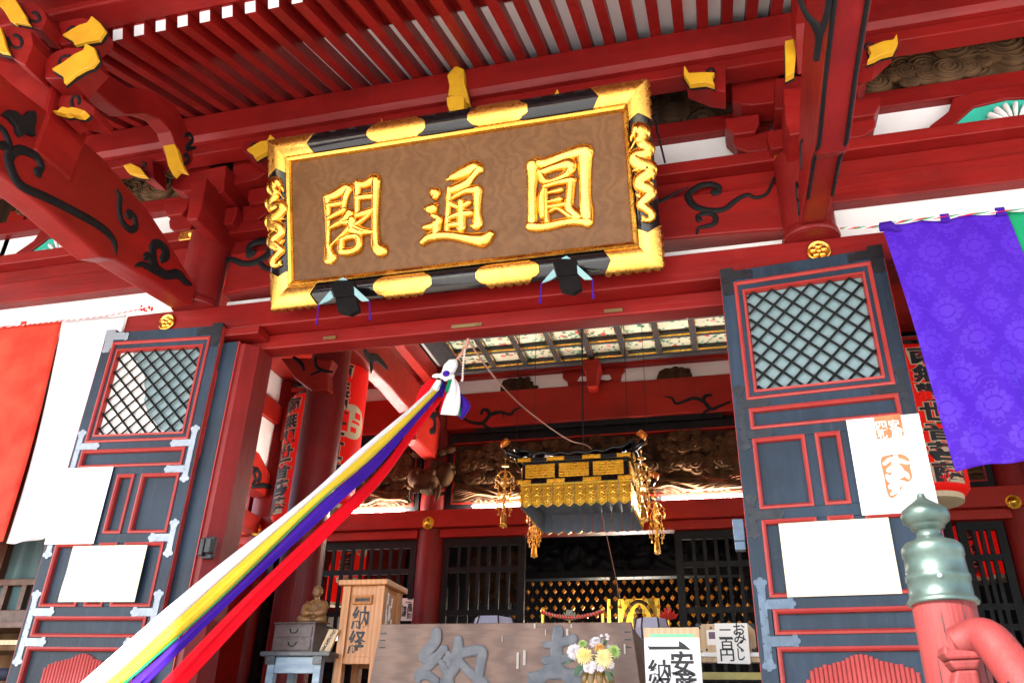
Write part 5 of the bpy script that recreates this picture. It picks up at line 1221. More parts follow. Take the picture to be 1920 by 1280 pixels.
# pendants at the corners
def pendant():
    mb = MB(); L = .74; rnd = random.Random(4)
    mb.tube([(0, 0, 0), (0, 0, -L*.85)], .006, 6); mb.ball((0, 0, 0), .012, 8, 6)
    mb.lathe([(.004, .02), (.045, 0), (.045, -.006), (.004, -.01)], (0, 0, -.08), 14)
    for zc, r in ((-.20, .075), (-.29, .05), (-.44, .06), (-.50, .045)):
        for k in range(4):
            t = k*math.pi/2+.4; c_ = V((math.cos(t), math.sin(t), 0))
            mb.tube([(0, 0, zc+.06), tuple(c_*r*.6+V((0, 0, zc+.05))), tuple(c_*r+V((0, 0, zc+.01))), tuple(c_*r*.7+V((0, 0, zc-.03))), (0, 0, zc-.02)], .006, 6)
            mb.tube([tuple(c_*r*1.0+V((0, 0, zc+.02))), tuple(c_*r*1.35+V((0, 0, zc-.01))), tuple(c_*r*1.35+V((0, 0, zc-.10)))], .0035, 5)
            for j in range(4): mb.ball(c_*r*1.35+V((rnd.uniform(-.012, .012), rnd.uniform(-.012, .012), zc-.02-j*.026)), .009, 6, 4)
            mb.lathe([(.003, .015), (.010, 0), (.013, -.02), (.004, -.021)], c_*r*1.35+V((0, 0, zc-.12)), 8)
    for j in range(9): mb.ball((0, 0, -.08-j*.06), .014, 8, 6)
    mb.lathe([(.004, .02), (.028, 0), (.032, -.04), (.036, -.10), (.042, -.115), (.03, -.116), (.004, -.117)], (0, 0, -L*.84), 14)
    for k in range(6): t = k*math.pi/3; mb.ball((.03*math.cos(t), .03*math.sin(t), -L*.84-.13), .014, 8, 6, (1, 1, .7))
    mb.ball((0, 0, -L*.84-.14), .016, 8, 6); return mb
pdm = pendant(); off0 = offset(CAN); pdm.v = [p+off0 for p in pdm.v]
pd = pdm.build('pendant', M_goldd, CAN, smooth=True)
e = CW/2+.15
for k, (sx, sy_, zz) in enumerate(((-1, -1, 0), (1, -1, 0), (-1, 1, 0), (1, 1, 0))):
    o = pd if k == 0 else dup(pd, None, CAN); o.location = V((CXm+sx*e, CYm+sy_*(e-.02), zr-.03))-off0; o.rotation_euler = (0, 0, .5*k)
for i, (px0, py0, px1, py1) in enumerate(((948, 705, 968, 845), (1193, 690, 1178, 835), (1000, 700, 1002, 800), (1218, 690, 1212, 790))):
    y_ = FCY+.1 if i < 2 else FCY+CW-.1; p1 = PY(px1, py1, y_); p1.z = zr+.06; MB().tube([p1, V((p1.x, p1.y, 5.15))], .0035, 5).build('suspension_wire', M_dsteel, CAN)
MB().tube([(CXm, CYm, zr+.13), (CXm, CYm, 5.15)], .008, 6).build('suspension_wire', M_dsteel, CAN)
ch = MB()
for k in range(26):
    for s in (-1, 1): ch.ball((CXm+s*(.02+k*.016), CYm, zr+.19-.09*(k/26)), .012, 6, 4)
ch.build('silver_chain', M_silver, CAN, smooth=True)
q = PY(1130, 1010, CYm); MB().tube(smooth3([(q.x, CYm, CZB+.05), (q.x+.06, CYm+.3, CZB-.4), (q.x+.12, CYm+.6, CZB-.9)], 6), .004, 5).build('pull_string', M_tcord, CAN)

# ------------------------------------------------------------------ big red paper lanterns
def lantern(cx, cy, z0_, z1_, r, a_txt, a_logo, label, text=True, ribs=False, group='red paper lanterns'):
    t = thing('paper_lantern', label, 'lantern', (cx, cy, z0_), group)
    prof = []
    H = z1_-z0_; n = 60 if ribs else 24
    for i in range(n+1):
        u = i/n; e = min(u, 1-u)*H; rr = r*(1-.16*max(0, 1-e/.09)**2)
        if ribs: rr += .010*(1 if i % 2 else -1)
        prof.append((rr, z0_+H*u))
    MB().lathe(prof, (cx, cy, 0), 40).build('shade', M_lred, t, smooth=not ribs)
    MB().lathe([(r*.78, z0_-.05), (r*.80, z0_-.001), (r*.6, z0_-.0005)], (cx, cy, 0), 32).build('base_ring', M_lcream, t)
    MB().lathe([(r*.78, z1_+.001), (r*.80, z1_+.05), (r*.6, z1_+.051)], (cx, cy, 0), 32).build('top_ring', M_black, t)
    MB().tube([(cx, cy, z1_+.03), (cx, cy, 5.1)], .012, 6).build('hanger', M_dsteel, t)
    def wrap(vs, fs, a0, zc, rr):
        out = MB(); bm = bmesh.new(); bv = [bm.verts.new(v) for v in vs]
        for f in fs:
            try: bm.faces.new([bv[i] for i in f])
            except ValueError: pass
        w0, w1 = min(v.x for v in vs), max(v.x for v in vs)
        for k in range(1, 12):
            x = w0+(w1-w0)*k/12; bmesh.ops.bisect_plane(bm, geom=bm.verts[:]+bm.edges[:]+bm.faces[:], plane_co=(x, 0, 0), plane_no=(1, 0, 0))
        bm.verts.index_update()
        out.add([V((cx+(rr+v.co.z)*math.sin(a0+v.co.x/r), cy-(rr+v.co.z)*math.cos(a0+v.co.x/r), zc+v.co.y)) for v in bm.verts], [[v.index for v in f.verts] for f in bm.faces]); bm.free(); return out
    if text:
        T = '南無觀世音菩薩'; step = H*.93/7; tx, ty = MB(), MB()
        for i, c_ in enumerate(T):
            zc = z1_-H*.035-step*(i+.5)
            for mbx, off_, k, sz in ((tx, .034, .004, 1.0), (ty, .06, .0005, 1.08)):
                vs, fs, gw, gh = GL[(c_, off_)]
                w_ = r*.92*sz; h_ = step*.95*sz
                m2 = wrap([V((v.x*w_/gw, v.y*h_/gh, .002*(v.z+.5))) for v in vs], fs, a_txt, zc, r+k); mbx.add(m2.v, m2.f)
        ty.build('lettering_outline', M_lcream, t); tx.build('lettering', M_ink, t)
        ring_ = []; nn = 40
        zc = z0_+H*.55; R_ = r*.62
        vs = [V((R_*math.cos(k*2*math.pi/nn), R_*math.sin(k*2*math.pi/nn), 0)) for k in range(nn)]; m2 = wrap(vs, [tuple(range(nn))], a_logo, zc, r+.0025); lg = m2.build('emblem', M_lcream, t)
        cr_ = MB()
        for bx_ in ((-.5, -.2, -.55, .45), (-.02, .5, -.05, .08), (.12, .5, .2, .5), (-.05, .3, -.5, -.25)):
            a0, a1, b0, b1 = [x*R_*1.2 for x in bx_]
            m2 = wrap([V((a0, b0, 0)), V((a1, b0, 0)), V((a1, b1, 0)), V((a0, b1, 0))], [(0, 1, 2, 3)], a_logo, zc, r+.0045); cr_.add(m2.v, m2.f)
        cr_.build('emblem_mark', M_lred, lg)
    return t
def lan_px(pt, pb, Y, rpx, *a, **k):
    p1, p0 = PY(*pt, Y), PY(*pb, Y); return lantern((p0.x+p1.x)/2, Y, p0.z, p1.z, rpx, *a, **k)
lan_px((600, 752), (556, 985), 8.7, .345, R(-32), R(-76), 'tall red lettered lantern half hidden behind the left side of the aisle column')
lan_px((646, 690), (600, 950), 8.0, .33, R(25), R(64), 'tall red lettered lantern with round cream emblem to the right of the aisle column')
lan_px((1690, 668), (1750, 934), 8.0, .33, R(22), R(64), 'tall red lettered lantern behind the purple curtain and the right door')
lan_px((1822, 985), (1838, 1085), 12.5, .26, R(-5), R(60), 'small red lettered lantern seen through the far right lattice door')
lan_px((1862, 985), (1876, 1080), 12.0, .22, 0, 0, 'ribbed red lantern seen through the far right lattice door', text=False, ribs=True)
lan_px((664, 985), (655, 1085), 12.0, .24, R(10), R(70), 'small red lettered lantern seen through the left lattice door')
lan_px((637, 1055), (628, 1130), 12.6, .16, 0, 0, 'ribbed pink red lantern seen through the lattice beside the seated statue', text=False, ribs=True)

# ------------------------------------------------------------------ offertory chest and the things around it
OY = 5.32; fo = FY(OY); co = crop(640, 1000, 3.2)
oxl, oxr = fo.p(715, 1167)[0], fo.p(1184, 1167)[0]; oz = fo.p(950, 1167)[1]
OFF = thing('offertory_chest', 'broad weathered wooden offertory chest with large faded blue grey characters', 'offertory chest', ((oxl+oxr)/2, OY+.4, -.1))
tp = .10
MB().add([(oxl, OY, oz), (oxr, OY, oz), (oxr+tp, OY-.02, -.1), (oxl-tp, OY-.02, -.1), (oxl, OY+.05, oz), (oxr, OY+.05, oz), (oxr+tp, OY+.05, -.1), (oxl-tp, OY+.05, -.1)], [(0, 3, 2, 1), (4, 5, 6, 7), (0, 1, 5, 4), (3, 7, 6, 2), (0, 4, 7, 3), (1, 2, 6, 5)]).build('front_board', M_boxw, OFF, bevel=.006)
for x0, s in ((oxl, -1), (oxr, 1)):
    MB().prism([(x0, OY+.051, oz-.03), (x0, OY+.8, oz-.03), (x0+s*tp, OY+.8, -.1), (x0+s*tp, OY+.051, -.1)], (-s*.05, 0, 0)).build('side_board', M_boxw, OFF)
MB().box(oxl, oxr, OY+.75, OY+.8, -.1, oz-.02).build('back_board', M_boxw, OFF)
gr = MB()
for k in range(16): gr.box(oxl+.06, oxr-.06, OY+.08+k*.043, OY+.10+k*.043, oz-.09, oz-.05)
gr.build('coin_grate', M_boxw, OFF)
sts = MB()
for k in range(11):
    for x0, s in ((oxl, 1), (oxr, -1)): z = oz-.06-k*.045; sts.box(x0+s*.025-.02, x0+s*.025+.02, OY-.004, OY+.002, z-.004, z+.004)
sts.build('stitch_nails', M_dsteel, OFF)
slope = lambda z: OY-.0235*(oz-z)/(oz+.1)
def brush(fr, lines, cropf, m, name, parent, h=.004, wscale=1.0, h0=.002):
    mb = MB()
    for i, ln in enumerate(lines): mb.stroke(fr, [(*fr.p(*cropf(x, y)), w_/3.2/285*wscale) for x, y, w_ in ln], h+.0004*i, h0, k=5)
    return mb.build(name, m, parent)
fo2 = FY(OY-.012)
NO = [[(570, 590, 30), (560, 650, 34), (490, 735, 30), (540, 750, 24), (620, 690, 22)], [(610, 690, 24), (560, 760, 26), (470, 840, 28), (460, 880, 20)], [(480, 860, 18), (520, 850, 26), (570, 880, 22)], [(600, 770, 18), (640, 850, 28), (660, 900, 20)], [(700, 635, 26), (700, 700, 34), (690, 780, 34), (620, 890, 30)],
      [(630, 750, 22), (720, 715, 30), (840, 700, 30), (835, 780, 30), (820, 880, 28)], [(700, 760, 26), (760, 820, 26), (850, 900, 36)], [(640, 720, 20), (650, 780, 22)]]
HO = [[(1300, 580, 30), (1290, 680, 34), (1280, 790, 38), (1150, 890, 34)], [(1225, 665, 20), (1290, 660, 24), (1390, 630, 28)], [(1225, 760, 24), (1290, 755, 26), (1380, 740, 22)], [(1140, 850, 22), (1300, 840, 28), (1460, 830, 22)], [(1290, 790, 30), (1370, 870, 34), (1480, 930, 36)]]
brush(fo2, NO, co, M_inkgrey, 'painted_character', OFF); brush(fo2, HO, co, M_inkgrey, 'painted_character', OFF)
M_torn = paint('torn paper remnant', (.42, .40, .35), (.35, .30, .25), .8)
for x, y, w_, h_ in ((1058, 760, 14, 44), (1160, 552, 10, 14), (1355, 590, 14, 18), (965, 630, 4, 18), (1225, 590, 5, 16), (1098, 742, 16, 40), (1700, 690, 9, 26), (1380, 552, 9, 10)):
    a, b = fo2.p(*co(x, y)); MB().fbox(fo2, a-w_/3.2/285/2, a+w_/3.2/285/2, b-h_/3.2/285, b+h_/3.2/285, .0, .0015).build('paper_remnant', M_torn, OFF)
# sutra deposit box on its stand
nb = crop(480, 1060, 5.819); NY = 5.75; fn_ = FY(NY)
x0 = fn_.p(*nb(945, 300))[0]; x1 = fn_.p(*nb(1400, 300))[0]; zt = fn_.p(*nb(1150, 215))[1]; zc = fn_.p(*nb(1150, 155))[1]; zb_ = fn_.p(*nb(1100, 990))[1]; zr_ = fn_.p(*nb(1100, 1068))[1]
ND = .36
SUT = thing('sutra_box', 'tall cypress deposit box on legs with a slot and two brushed characters', 'deposit box', ((x0+x1)/2, NY+ND/2, -.1))
lw = .062
bd_ = MB().box(x0+lw-.01, x1-lw+.01, NY+.02, NY+.04, zb_, zt).box(x0+.02, x0+.03, NY+lw-.01, NY+ND-lw, zb_, zt).box(x1-.03, x1-.02, NY+lw-.01, NY+ND-lw, zb_, zt).box(x0+lw, x1-lw, NY+ND-.04, NY+ND-.02, zb_, zt).build('box_panel', M_cypress, SUT)
for xx in (x0, x1-lw):
    for yy in (NY, NY+ND-lw): MB().box(xx, xx+lw, yy, yy+lw, -.1, zt).build('leg', M_cypress, SUT, bevel=.004)
MB().box(x0-.03, x1+.03, NY-.03, NY+ND+.03, zt+.001, zc).build('lid', M_cypress, SUT, bevel=.006)
MB().box(x0+lw, x1-lw, NY+.005, NY+.05, zr_, zb_).build('rail', M_cypress, SUT, bevel=.003); MB().box(x0+lw, x1-lw, NY+ND-.05, NY+ND-.005, zr_, zb_).build('rail', M_cypress, SUT, bevel=.003)
f3 = FY(NY+.02); a0, b0 = f3.p(*nb(1055, 425)); a1, b1 = f3.p(*nb(1280, 318))
sl_m = MB(); ring(sl_m, f3, lambda a: a, (a0+.022, a1-.022, b0+.022, b1-.022), [(.022, 0), (.02, .02), (.004, .012), (0, -.01)]); so_ = sl_m.build('slot_frame', M_cypress, SUT)
MB().fbox(f3, a0+.023, a1-.023, b0+.023, b1-.023, .0005, .003).build('slot', M_ink, so_)
mb = MB()
for ch_, x, y in (('納', 1140, 565), ('経', 1100, 830)):
    a, b = f3.p(*nb(x, y)); put(mb, ch_, f3, a, b, .135, .165, .0005, .0022, .022)
mb.build('brushed_lettering', M_ink, SUT)
st_m = MB(); fs = Fr((x1-.02, 0, 0), (0, 1, 0)); rr = random.Random(3)
for k in range(16):
    yy = NY+lw+.02+rr.random()*(ND-2*lw-.08); zz = zb_+.1+rr.random()*(zt-zb_-.15); h_ = rr.uniform(.03, .09); st_m.box(x1-.0195, x1-.0185+.0003*k/16, yy, yy+.022, zz-h_, zz+h_*.3)
st_m.build('pasted_slips', M_paper, SUT)
# low table with chest and seated statue
TY = 5.6; ft = FY(TY); ta, tz = ft.p(*nb(45, 945)); tb_ = ft.p(*nb(775, 945))[0]; tdz = .03
TAB = thing('side_table', 'worn blue grey painted side table with thin dark top', 'table', ((ta+tb_)/2, TY+.2, -.1))
ztop = ft.p(*nb(400, 932))[1]
MB().box(ta, tb_+.02, TY, TY+.42, ztop-tdz, ztop).build('table_top', M_darkw, TAB, bevel=.004)
xa, xb = ft.p(*nb(105, 1050))[0], ft.p(*nb(690, 1050))[0]; zap = ft.p(*nb(400, 1165))[1]
for xx in (xa, xb-.055):
    for yy in (TY+.03, TY+.34): MB().box(xx, xx+.055, yy, yy+.055, -.1, ztop-tdz-.001).build('leg', M_tablew, TAB, bevel=.003)
MB().box(xa+.056, xb-.056, TY+.035, TY+.06, zap, ztop-tdz-.002).build('apron', M_tablew, TAB, bevel=.003)
for xx in (xa, xb-.05): MB().box(xx-.01, xx+.06, TY+.01, TY+.029, ztop-.085, ztop-tdz-.001).build('corner_block', M_darkw, TAB)
CY_ = 5.66; fch = FY(CY_); ca0 = fch.p(*nb(170, 900))[0]; ca1 = fch.p(*nb(615, 900))[0]; cz1 = fch.p(*nb(400, 615))[1]; 
CHS = thing('drawer_chest', 'small worn plum lacquered chest with two drawers on the blue grey table', 'chest', ((ca0+ca1)/2, CY_+.15, ztop))
MB().box(ca0, ca1, CY_, CY_+.30, ztop+.001, cz1-.012).build('chest_body', M_chest, CHS, bevel=.004)
MB().box(ca0-.008, ca1+.008, CY_-.008, CY_+.308, cz1-.0115, cz1).build('chest_top', M_chest, CHS, bevel=.003)
hh = cz1-.012-ztop
for k in (0, 1):
    zc_ = ztop+hh*(.27+.46*k); dr = MB().box(ca0+.018, ca1-.018, CY_-.007, CY_-.0005, zc_-hh*.2, zc_+hh*.2).build('drawer', M_chest, CHS, bevel=.003)
    xm = (ca0+ca1)/2; MB().tube([(xm+.030*math.cos(t), CY_-.012-.004*math.sin(t), zc_+.010-.022*math.sin(t)) for t in [i*math.pi/10 for i in range(11)]], .0032, 6).ball((xm-.030, CY_-.009, zc_+.012), .006, 8, 6).ball((xm+.030, CY_-.009, zc_+.012), .006, 8, 6).build('drawer_pull', M_dsteel, dr, smooth=True)
def statue():
    sx = fch.p(*nb(530, 600))[0]; sy_ = CY_+.15; sz = cz1; t = thing('seated_statue', 'small amber wooden statue of a seated bald monk on the drawer chest', 'statue', (sx, sy_, sz))
    H = fch.p(*nb(560, 178))[1]-sz
    mb = MB(); u = H/10.2
    g = lambda x, y, z: (sx+x*u, sy_+y*u, sz+z*u)
    def ell(c, r): b = len(mb.v); mb.ball(g(*c), u, 18, 12, r)
    ell((0, 0, .45), (4.7, 2.4, .45))                         # seat cloth
    ell((0, .2, 3.5), (2.3, 1.5, 3.0)); ell((0, .1, 5.1), (2.75, 1.35, 1.6))
    for s in (-1, 1):
        mb.tube([g(s*1.2, .2, 1.4), g(s*2.7, -.9, 1.4), g(s*3.4, -1.3, 1.3), g(s*2.4, -1.9, 1.1), g(-s*.3, -2.0, .95)], [1.5*u, 1.4*u, 1.1*u, .95*u, .5*u], 14)
        mb.tube([g(s*2.0, .0, 5.9), g(s*2.75, -.3, 4.6), g(s*2.7, -.9, 3.2), g(s*1.6, -2.0, 2.7), g(s*.4, -2.4, 2.75)], [.85*u, 1.05*u, 1.1*u, .9*u, .4*u], 14)
        for k in range(3): mb.tube([g(s*(.3+.55*k), -1.25+.1*k, 6.0-.2*k), g(s*(.2+.5*k), -1.65, 4.6), g(s*(.3+.4*k), -1.75, 3.2)], [.10*u, .16*u, .08*u], 6)
    ell((0, -2.35, 2.75), (.6, .42, .42))
    mb.tube([g(0, 0, 6.3), g(0, -.1, 7.3)], [.85*u, .7*u], 12)
    ell((0, -.2, 8.7), (1.32, 1.4, 1.55)); ell((0, -.45, 8.0), (1.05, 1.15, .85))
    mb.tube([g(0, -1.5, 8.75), g(0, -1.78, 8.2), g(0, -1.5, 8.1)], [.1*u, .2*u, .15*u], 8)
    for s in (-1, 1):
        ell((s*1.32, -.1, 8.4), (.18, .32, .6)); ell((s*.5, -1.42, 8.75), (.26, .12, .1)); mb.tube([g(s*.2, -1.5, 9.0), g(s*.5, -1.56, 9.1), g(s*.85, -1.35, 9.0)], .08*u, 6)
    mb.tube([g(-.35, -1.42, 7.72), g(0, -1.56, 7.7), g(.35, -1.42, 7.72)], .09*u, 6)
    mb.build('figure', M_statue, t, smooth=True)
statue()
# slanted wooden name slip beside the chest
q0, q1, q2, q3 = [PY(*nb(*p_), 5.72) for p_ in ((685, 930), (800, 940), (905, 695), (800, 690))]
sg = tag(MB().prism([q0, q1, q2, q3], (0, .02, 0)).build('name_slip', M_pale), 'slanted pale wooden slip with brushed writing leaning beside the drawer chest', 'wooden sign')
mb = MB(); f5 = FY(5.719)
for i, c_ in enumerate('お賓頭さま'):
    a, b = f5.p(*nb(850-i*28, 720+i*46)); put(mb, c_, f5, a, b, .03, .03, 0, .002, BOLD, .3)
mb.build('lettering', M_ink, sg)
# no photography slip on the lattice
q0, q1, q2, q3 = [PY(*nb(*p_), YI-.12) for p_ in ((1578, 598), (1702, 598), (1720, 355), (1598, 352))]
sg = tag(MB().prism([q0, q1, q2, q3], (0, .02, 0)).build('notice_slip', M_paper), 'small white slip with brush writing hung on the lattice beside the inner column', 'notice')
mb = MB(); f5 = FY(YI-.122)
for i, c_ in enumerate('写真撮影'): a, b = f5.p(*nb(1682-i*3, 385+i*55)); put(mb, c_, f5, a, b, .075, .075, 0, .002)
for i, c_ in enumerate('ご遠慮'): a, b = f5.p(*nb(1622-i*4, 420+i*52)); put(mb, c_, f5, a, b, .07, .07, 0, .002)
mb.build('lettering', M_ink, sg)

# ------------------------------------------------------------------ flowers in a jar before the chest
VY = 4.75; cv = crop(1020, 1160, 9.6); fv = FY(VY)
vx, vz = fv.p(*cv(960, 960)); vx2 = fv.p(*cv(640, 1150))[0]; vr = fv.p(*cv(1270, 1150))[0]-vx
VAS = thing('flower_jar', 'tan glazed earthenware jar with olive drips holding chrysanthemums', 'jar', (vx, VY, vz-.42))
MB().lathe([(.06, vz-.42), (.10, vz-.36), (vr*1.02, vz-.2), (vr, vz-.10), (vr*.8, vz-.04), (vr*.66, vz-.012), (vr*.68, vz), (vr*.58, vz), (vr*.55, vz-.03)], (vx, VY, 0), 32).build('jar_body', paint('tan earthenware glaze', (.50, .28, .15), (.42, .24, .09), .25, scale=5, bump=.05), VAS, smooth=True)
dm = MB()
for k in range(10):
    t = k*.628; L = .03+.05*((k*37) % 10)/10; dm.tube([(vx+vr*.69*math.cos(t), VY+vr*.69*math.sin(t), vz-.002), (vx+vr*.80*math.cos(t), VY+vr*.80*math.sin(t), vz-.03), (vx+vr*(.84+L)*math.cos(t), VY+vr*(.84+L)*math.sin(t), vz-.045-L)], [.018, .02, .008], 8)
dm.lathe([(vr*.60, vz+.002), (vr*.695, vz+.003), (vr*.71, vz-.012), (vr*.67, vz-.02)], (vx, VY, 0), 28)
dm.build('glaze_drip', paint('olive brown glaze', (.16, .10, .02), (.11, .07, .02), .2), VAS, smooth=True)
tag(MB().box(vx-.2, vx+.2, VY-.2, VY+.2, vz-.46, vz-.421).box(vx-.18, vx-.14, VY-.18, VY+.18, -.1, vz-.4605).box(vx+.14, vx+.18, VY-.18, VY+.18, -.1, vz-.4605).build('flower_stand', M_boxw), 'low brown wooden stand carrying the jar of chrysanthemums', 'stand')
BQ = thing('flower_bouquet', 'bunch of white, yellow, orange and green chrysanthemums in the tan jar', 'flowers', (vx, VY, vz))
def mum(px_, py_, rpx, m, dy, face, shaggy=0, seed=0):
    rnd = random.Random(seed); c = PY(*cv(px_, py_), VY+dy); r = rpx/9.6/1524*5.05; mb = MB(); ax = V(face).normalized()
    a_ = ax.orthogonal().normalized(); b_ = ax.cross(a_)
    for L in range(6):
        n = 22-2*L; el = R(-15+17*L)
        for k in range(n):
            t = k*2*math.pi/n+L*.4+rnd.uniform(-.08, .08); d = (a_*math.cos(t)+b_*math.sin(t))*math.cos(el)+ax*math.sin(el)
            ln = r*(1.0-.07*L)*rnd.uniform(.85, 1.08); side = d.cross(ax).normalized() if d.cross(ax).length > .05 else a_
            w_ = r*.085; tip = c+d*ln+ax*r*(.10-shaggy*.3*(L < 2)); mid = c+d*ln*.6+ax*r*.10
            up = side.cross(d).normalized()*w_*.5
            mb.add([c+side*w_*.4, mid+side*w_, tip+side*w_*.35, tip-side*w_*.35, mid-side*w_, c-side*w_*.4, mid+up], [(0, 1, 6), (1, 2, 3, 6), (6, 3, 4), (0, 6, 5), (6, 4, 5)])
    mb.ball(c+ax*r*.1, r*.3, 8, 6)
    return mb.build('chrysanthemum', m, BQ)
M_fw = paint('white petals', (.82, .80, .80), (.76, .70, .74), .6, bump=0); M_fy = paint('yellow petals', (.84, .68, .18), (.82, .74, .42), .6, bump=0); M_fo = paint('orange petals', (.78, .50, .16), (.72, .40, .10), .6, bump=0); M_fg = paint('pale green petals', (.36, .55, .13), (.50, .64, .26), .6, bump=0)
M_leaf = paint('green leaves', (.02, .10, .025), (.015, .06, .02), .5, bump=0)
mum(540, 580, 135, M_fw, -.02, (-.6, -1, .2), .6, 1); mum(700, 450, 85, M_fg, .0, (-.2, -.7, .7), 0, 2); mum(940, 430, 130, M_fw, .03, (0, -.6, .8), 0, 3); mum(1000, 530, 105, M_fo, -.01, (.1, -.6, .8), 0, 4); mum(730, 660, 145, M_fy, -.07, (-.1, -1, .15), .3, 5)
mum(1080, 700, 155, M_fy, -.08, (.1, -1, .1), .3, 6); mum(1260, 580, 120, M_fg, -.01, (.7, -.7, .3), .4, 7); mum(880, 830, 75, M_fw, -.08, (0, -1, 0), 0, 8); mum(770, 880, 70, M_fw, -.07, (-.2, -1, -.3), .2, 9); mum(1010, 890, 70, M_fw, -.07, (.2, -1, -.3), .2, 10); mum(850, 930, 55, M_fw, -.08, (0, -1, -.3), 0, 11)
mum(1200, 820, 70, M_fw, -.04, (.5, -1, -.3), .2, 12)
for k, (x, y) in enumerate(((1035, 300), (1125, 285), (1150, 310), (1140, 355), (1165, 495))): mum(x, y, 34, M_fw, .02, (0, -.6, .8), 0, 20+k)
lf = MB(); rnd = random.Random(12)
for x, y, L, an in ((620, 830, 150, 250), (640, 900, 120, 230), (720, 880, 130, 280), (1110, 930, 150, 300), (1200, 900, 90, 310), (460, 720, 90, 240), (850, 680, 80, 200), (800, 790, 100, 260), (1230, 640, 70, 280), (960, 800, 90, 270), (700, 800, 120, 240), (1130, 980, 90, 280)):
    f6 = FY(VY-.05+rnd.uniform(-.02, .05)); a, b = f6.p(*cv(x, y)); ln = L/9.6/1524*5.05*1.1; t = R(an); d = (math.cos(t), math.sin(t)); n_ = (-d[1], d[0])
    pts = []
    for s, wd in ((0, .05), (.2, .22), (.3, .16), (.5, .30), (.6, .2), (.8, .2), (1, 0)): pts.append((a+d[0]*ln*s+n_[0]*ln*wd, b+d[1]*ln*s+n_[1]*ln*wd))
    for s, wd in ((.8, .2), (.6, .2), (.5, .30), (.3, .16), (.2, .22), (0, .05)): pts.append((a+d[0]*ln*s-n_[0]*ln*wd, b+d[1]*ln*s-n_[1]*ln*wd))
    lf.fprism(f6, pts, -.002, 0)
for x, y in ((1035, 300), (1125, 300), (1140, 355), (940, 450), (700, 470)): lf.tube([PY(*cv(x, y), VY+.03), PY(*cv(960, 800), VY), (vx, VY, vz-.1)], .004, 5)
lf.build('leaves', M_leaf, BQ)

# ------------------------------------------------------------------ direction sign, fortune slip box, counter
cs = crop(1180, 1100, 7.111); SY = 5.25; fs_ = FY(SY)
a0, b1 = fs_.p(*cs(186, 538)); a1 = fs_.p(*cs(882, 535))[0]; b_g = fs_.p(*cs(500, 672))[1]
SGN = thing('sign_board', 'standing white sign with black arrow and brush writing to the right of the offertory chest', 'sign', ((a0+a1)/2, SY+.02, -.1))
MB().box(a0, a1+.02, SY+.003, SY+.03, -.1, b1).build('backing_board', M_pale, SGN, bevel=.003)
MB().box(a0+.001, a1+.018, SY-.001, SY+.0025, -.08, b_g).build('sign_sheet', M_paper, SGN)
g0, g1 = fs_.p(*cs(272, 668)), fs_.p(*cs(862, 620)); MB().box(g0[0], g1[0], SY-.0005, SY+.0028, g0[1]+.001, g1[1]).build('green_band', M_green, SGN)
f7 = FY(SY-.002); MB().fprism(f7, [f7.p(*cs(*q_)) for q_ in [(238, 775), (265, 790), (660, 790), (660, 712), (740, 765), (820, 836), (690, 828), (268, 832)]], 0, .0015).build('arrow', M_ink, SGN)
mb = MB()
for c_, x, y, w_, h_ in (('安', 705, 1010, .135, .135), ('産', 745, 1270, .135, .13), ('納', 400, 1110, .135, .125), ('経', 430, 1345, .13, .13)):
    a, b = f7.p(*cs(x, y)); put(mb, c_, f7, a, b, w_, h_, 0, .0012, BOLD)
mb.build('lettering', M_ink, SGN)
CNT = thing('counter_shelf', 'white topped counter with a yellow rail behind the standing sign', 'counter', (PY(1310, 1222, 6.9).x, 6.9, -.1))
zc1 = PY(1310, 1222, 6.7).z; zc2 = PY(1310, 1258, 6.7).z; xa = PY(1195, 1220, 6.7).x; xb = xa+1.3
MB().box(xa, xb, 6.7, 7.15, zc1-.03, zc1).build('counter_top', M_white, CNT, bevel=.003); MB().box(xa, xb, 6.72, 6.74, zc1-.065, zc1-.031).build('counter_edge', M_pale, CNT)
MB().box(xa, xb, 6.74, 6.77, zc2-.05, zc2).build('yellow_rail', paint('mustard rail paint', (.42, .36, .10), (.36, .30, .08), .5), CNT)
for x in (xa+.02, xb-.06): MB().box(x, x+.04, 6.78, 7.1, -.1, zc1-.031).build('leg', M_darkb, CNT)
bk0, bk1 = PY(*cs(905, 825), 6.8), PY(*cs(1665, 485), 6.8)
FB = thing('fortune_box', 'pale wooden fortune box with dark iron corners on the counter behind the price sheet', 'box', ((bk0.x+bk1.x)/2, 6.95, zc1))
MB().box(bk0.x, bk1.x, 6.8, 7.1, zc1+.001, bk1.z).build('box_body', M_pale, FB, bevel=.005)
mb = MB()
for x in (bk0.x, bk1.x):
    for z in (zc1+.001, bk1.z):
        sx = 1 if x == bk0.x else -1; sz = 1 if z < bk1.z-.01 else -1; mb.prism([(x, 6.797, z), (x+sx*.05, 6.797, z), (x, 6.797, z+sz*.05)], (0, -.002, 0))
for k in range(10): mb.ball((bk0.x+.03+k*(bk1.x-bk0.x-.06)/9, 6.797, zc1+.03 if k % 2 else bk1.z-.03), .008, 6, 4)
mb.build('corner_irons', M_dsteel, FB)
f8 = FY(6.797); p0, p1 = f8.p(*cs(1040, 770)), f8.p(*cs(1140, 572)); MB().fbox(f8, p0[0], p1[0]+.02, p0[1], p1[1], .0, .002).build('box_label', M_paper, FB)
p0, p1 = f8.p(*cs(1062, 690)), f8.p(*cs(1140, 597)); MB().fbox(f8, p0[0], p1[0]+.01, p0[1], p1[1], .0025, .0035).build('label_print', paint('mauve print', (.18, .10, .15), None, .7), FB)
f9 = FY(6.65); cor = [f9.w(*f9.p(*cs(*q_))) for q_ in ((1172, 1012), (1618, 1024), (1570, 478), (1132, 482))]
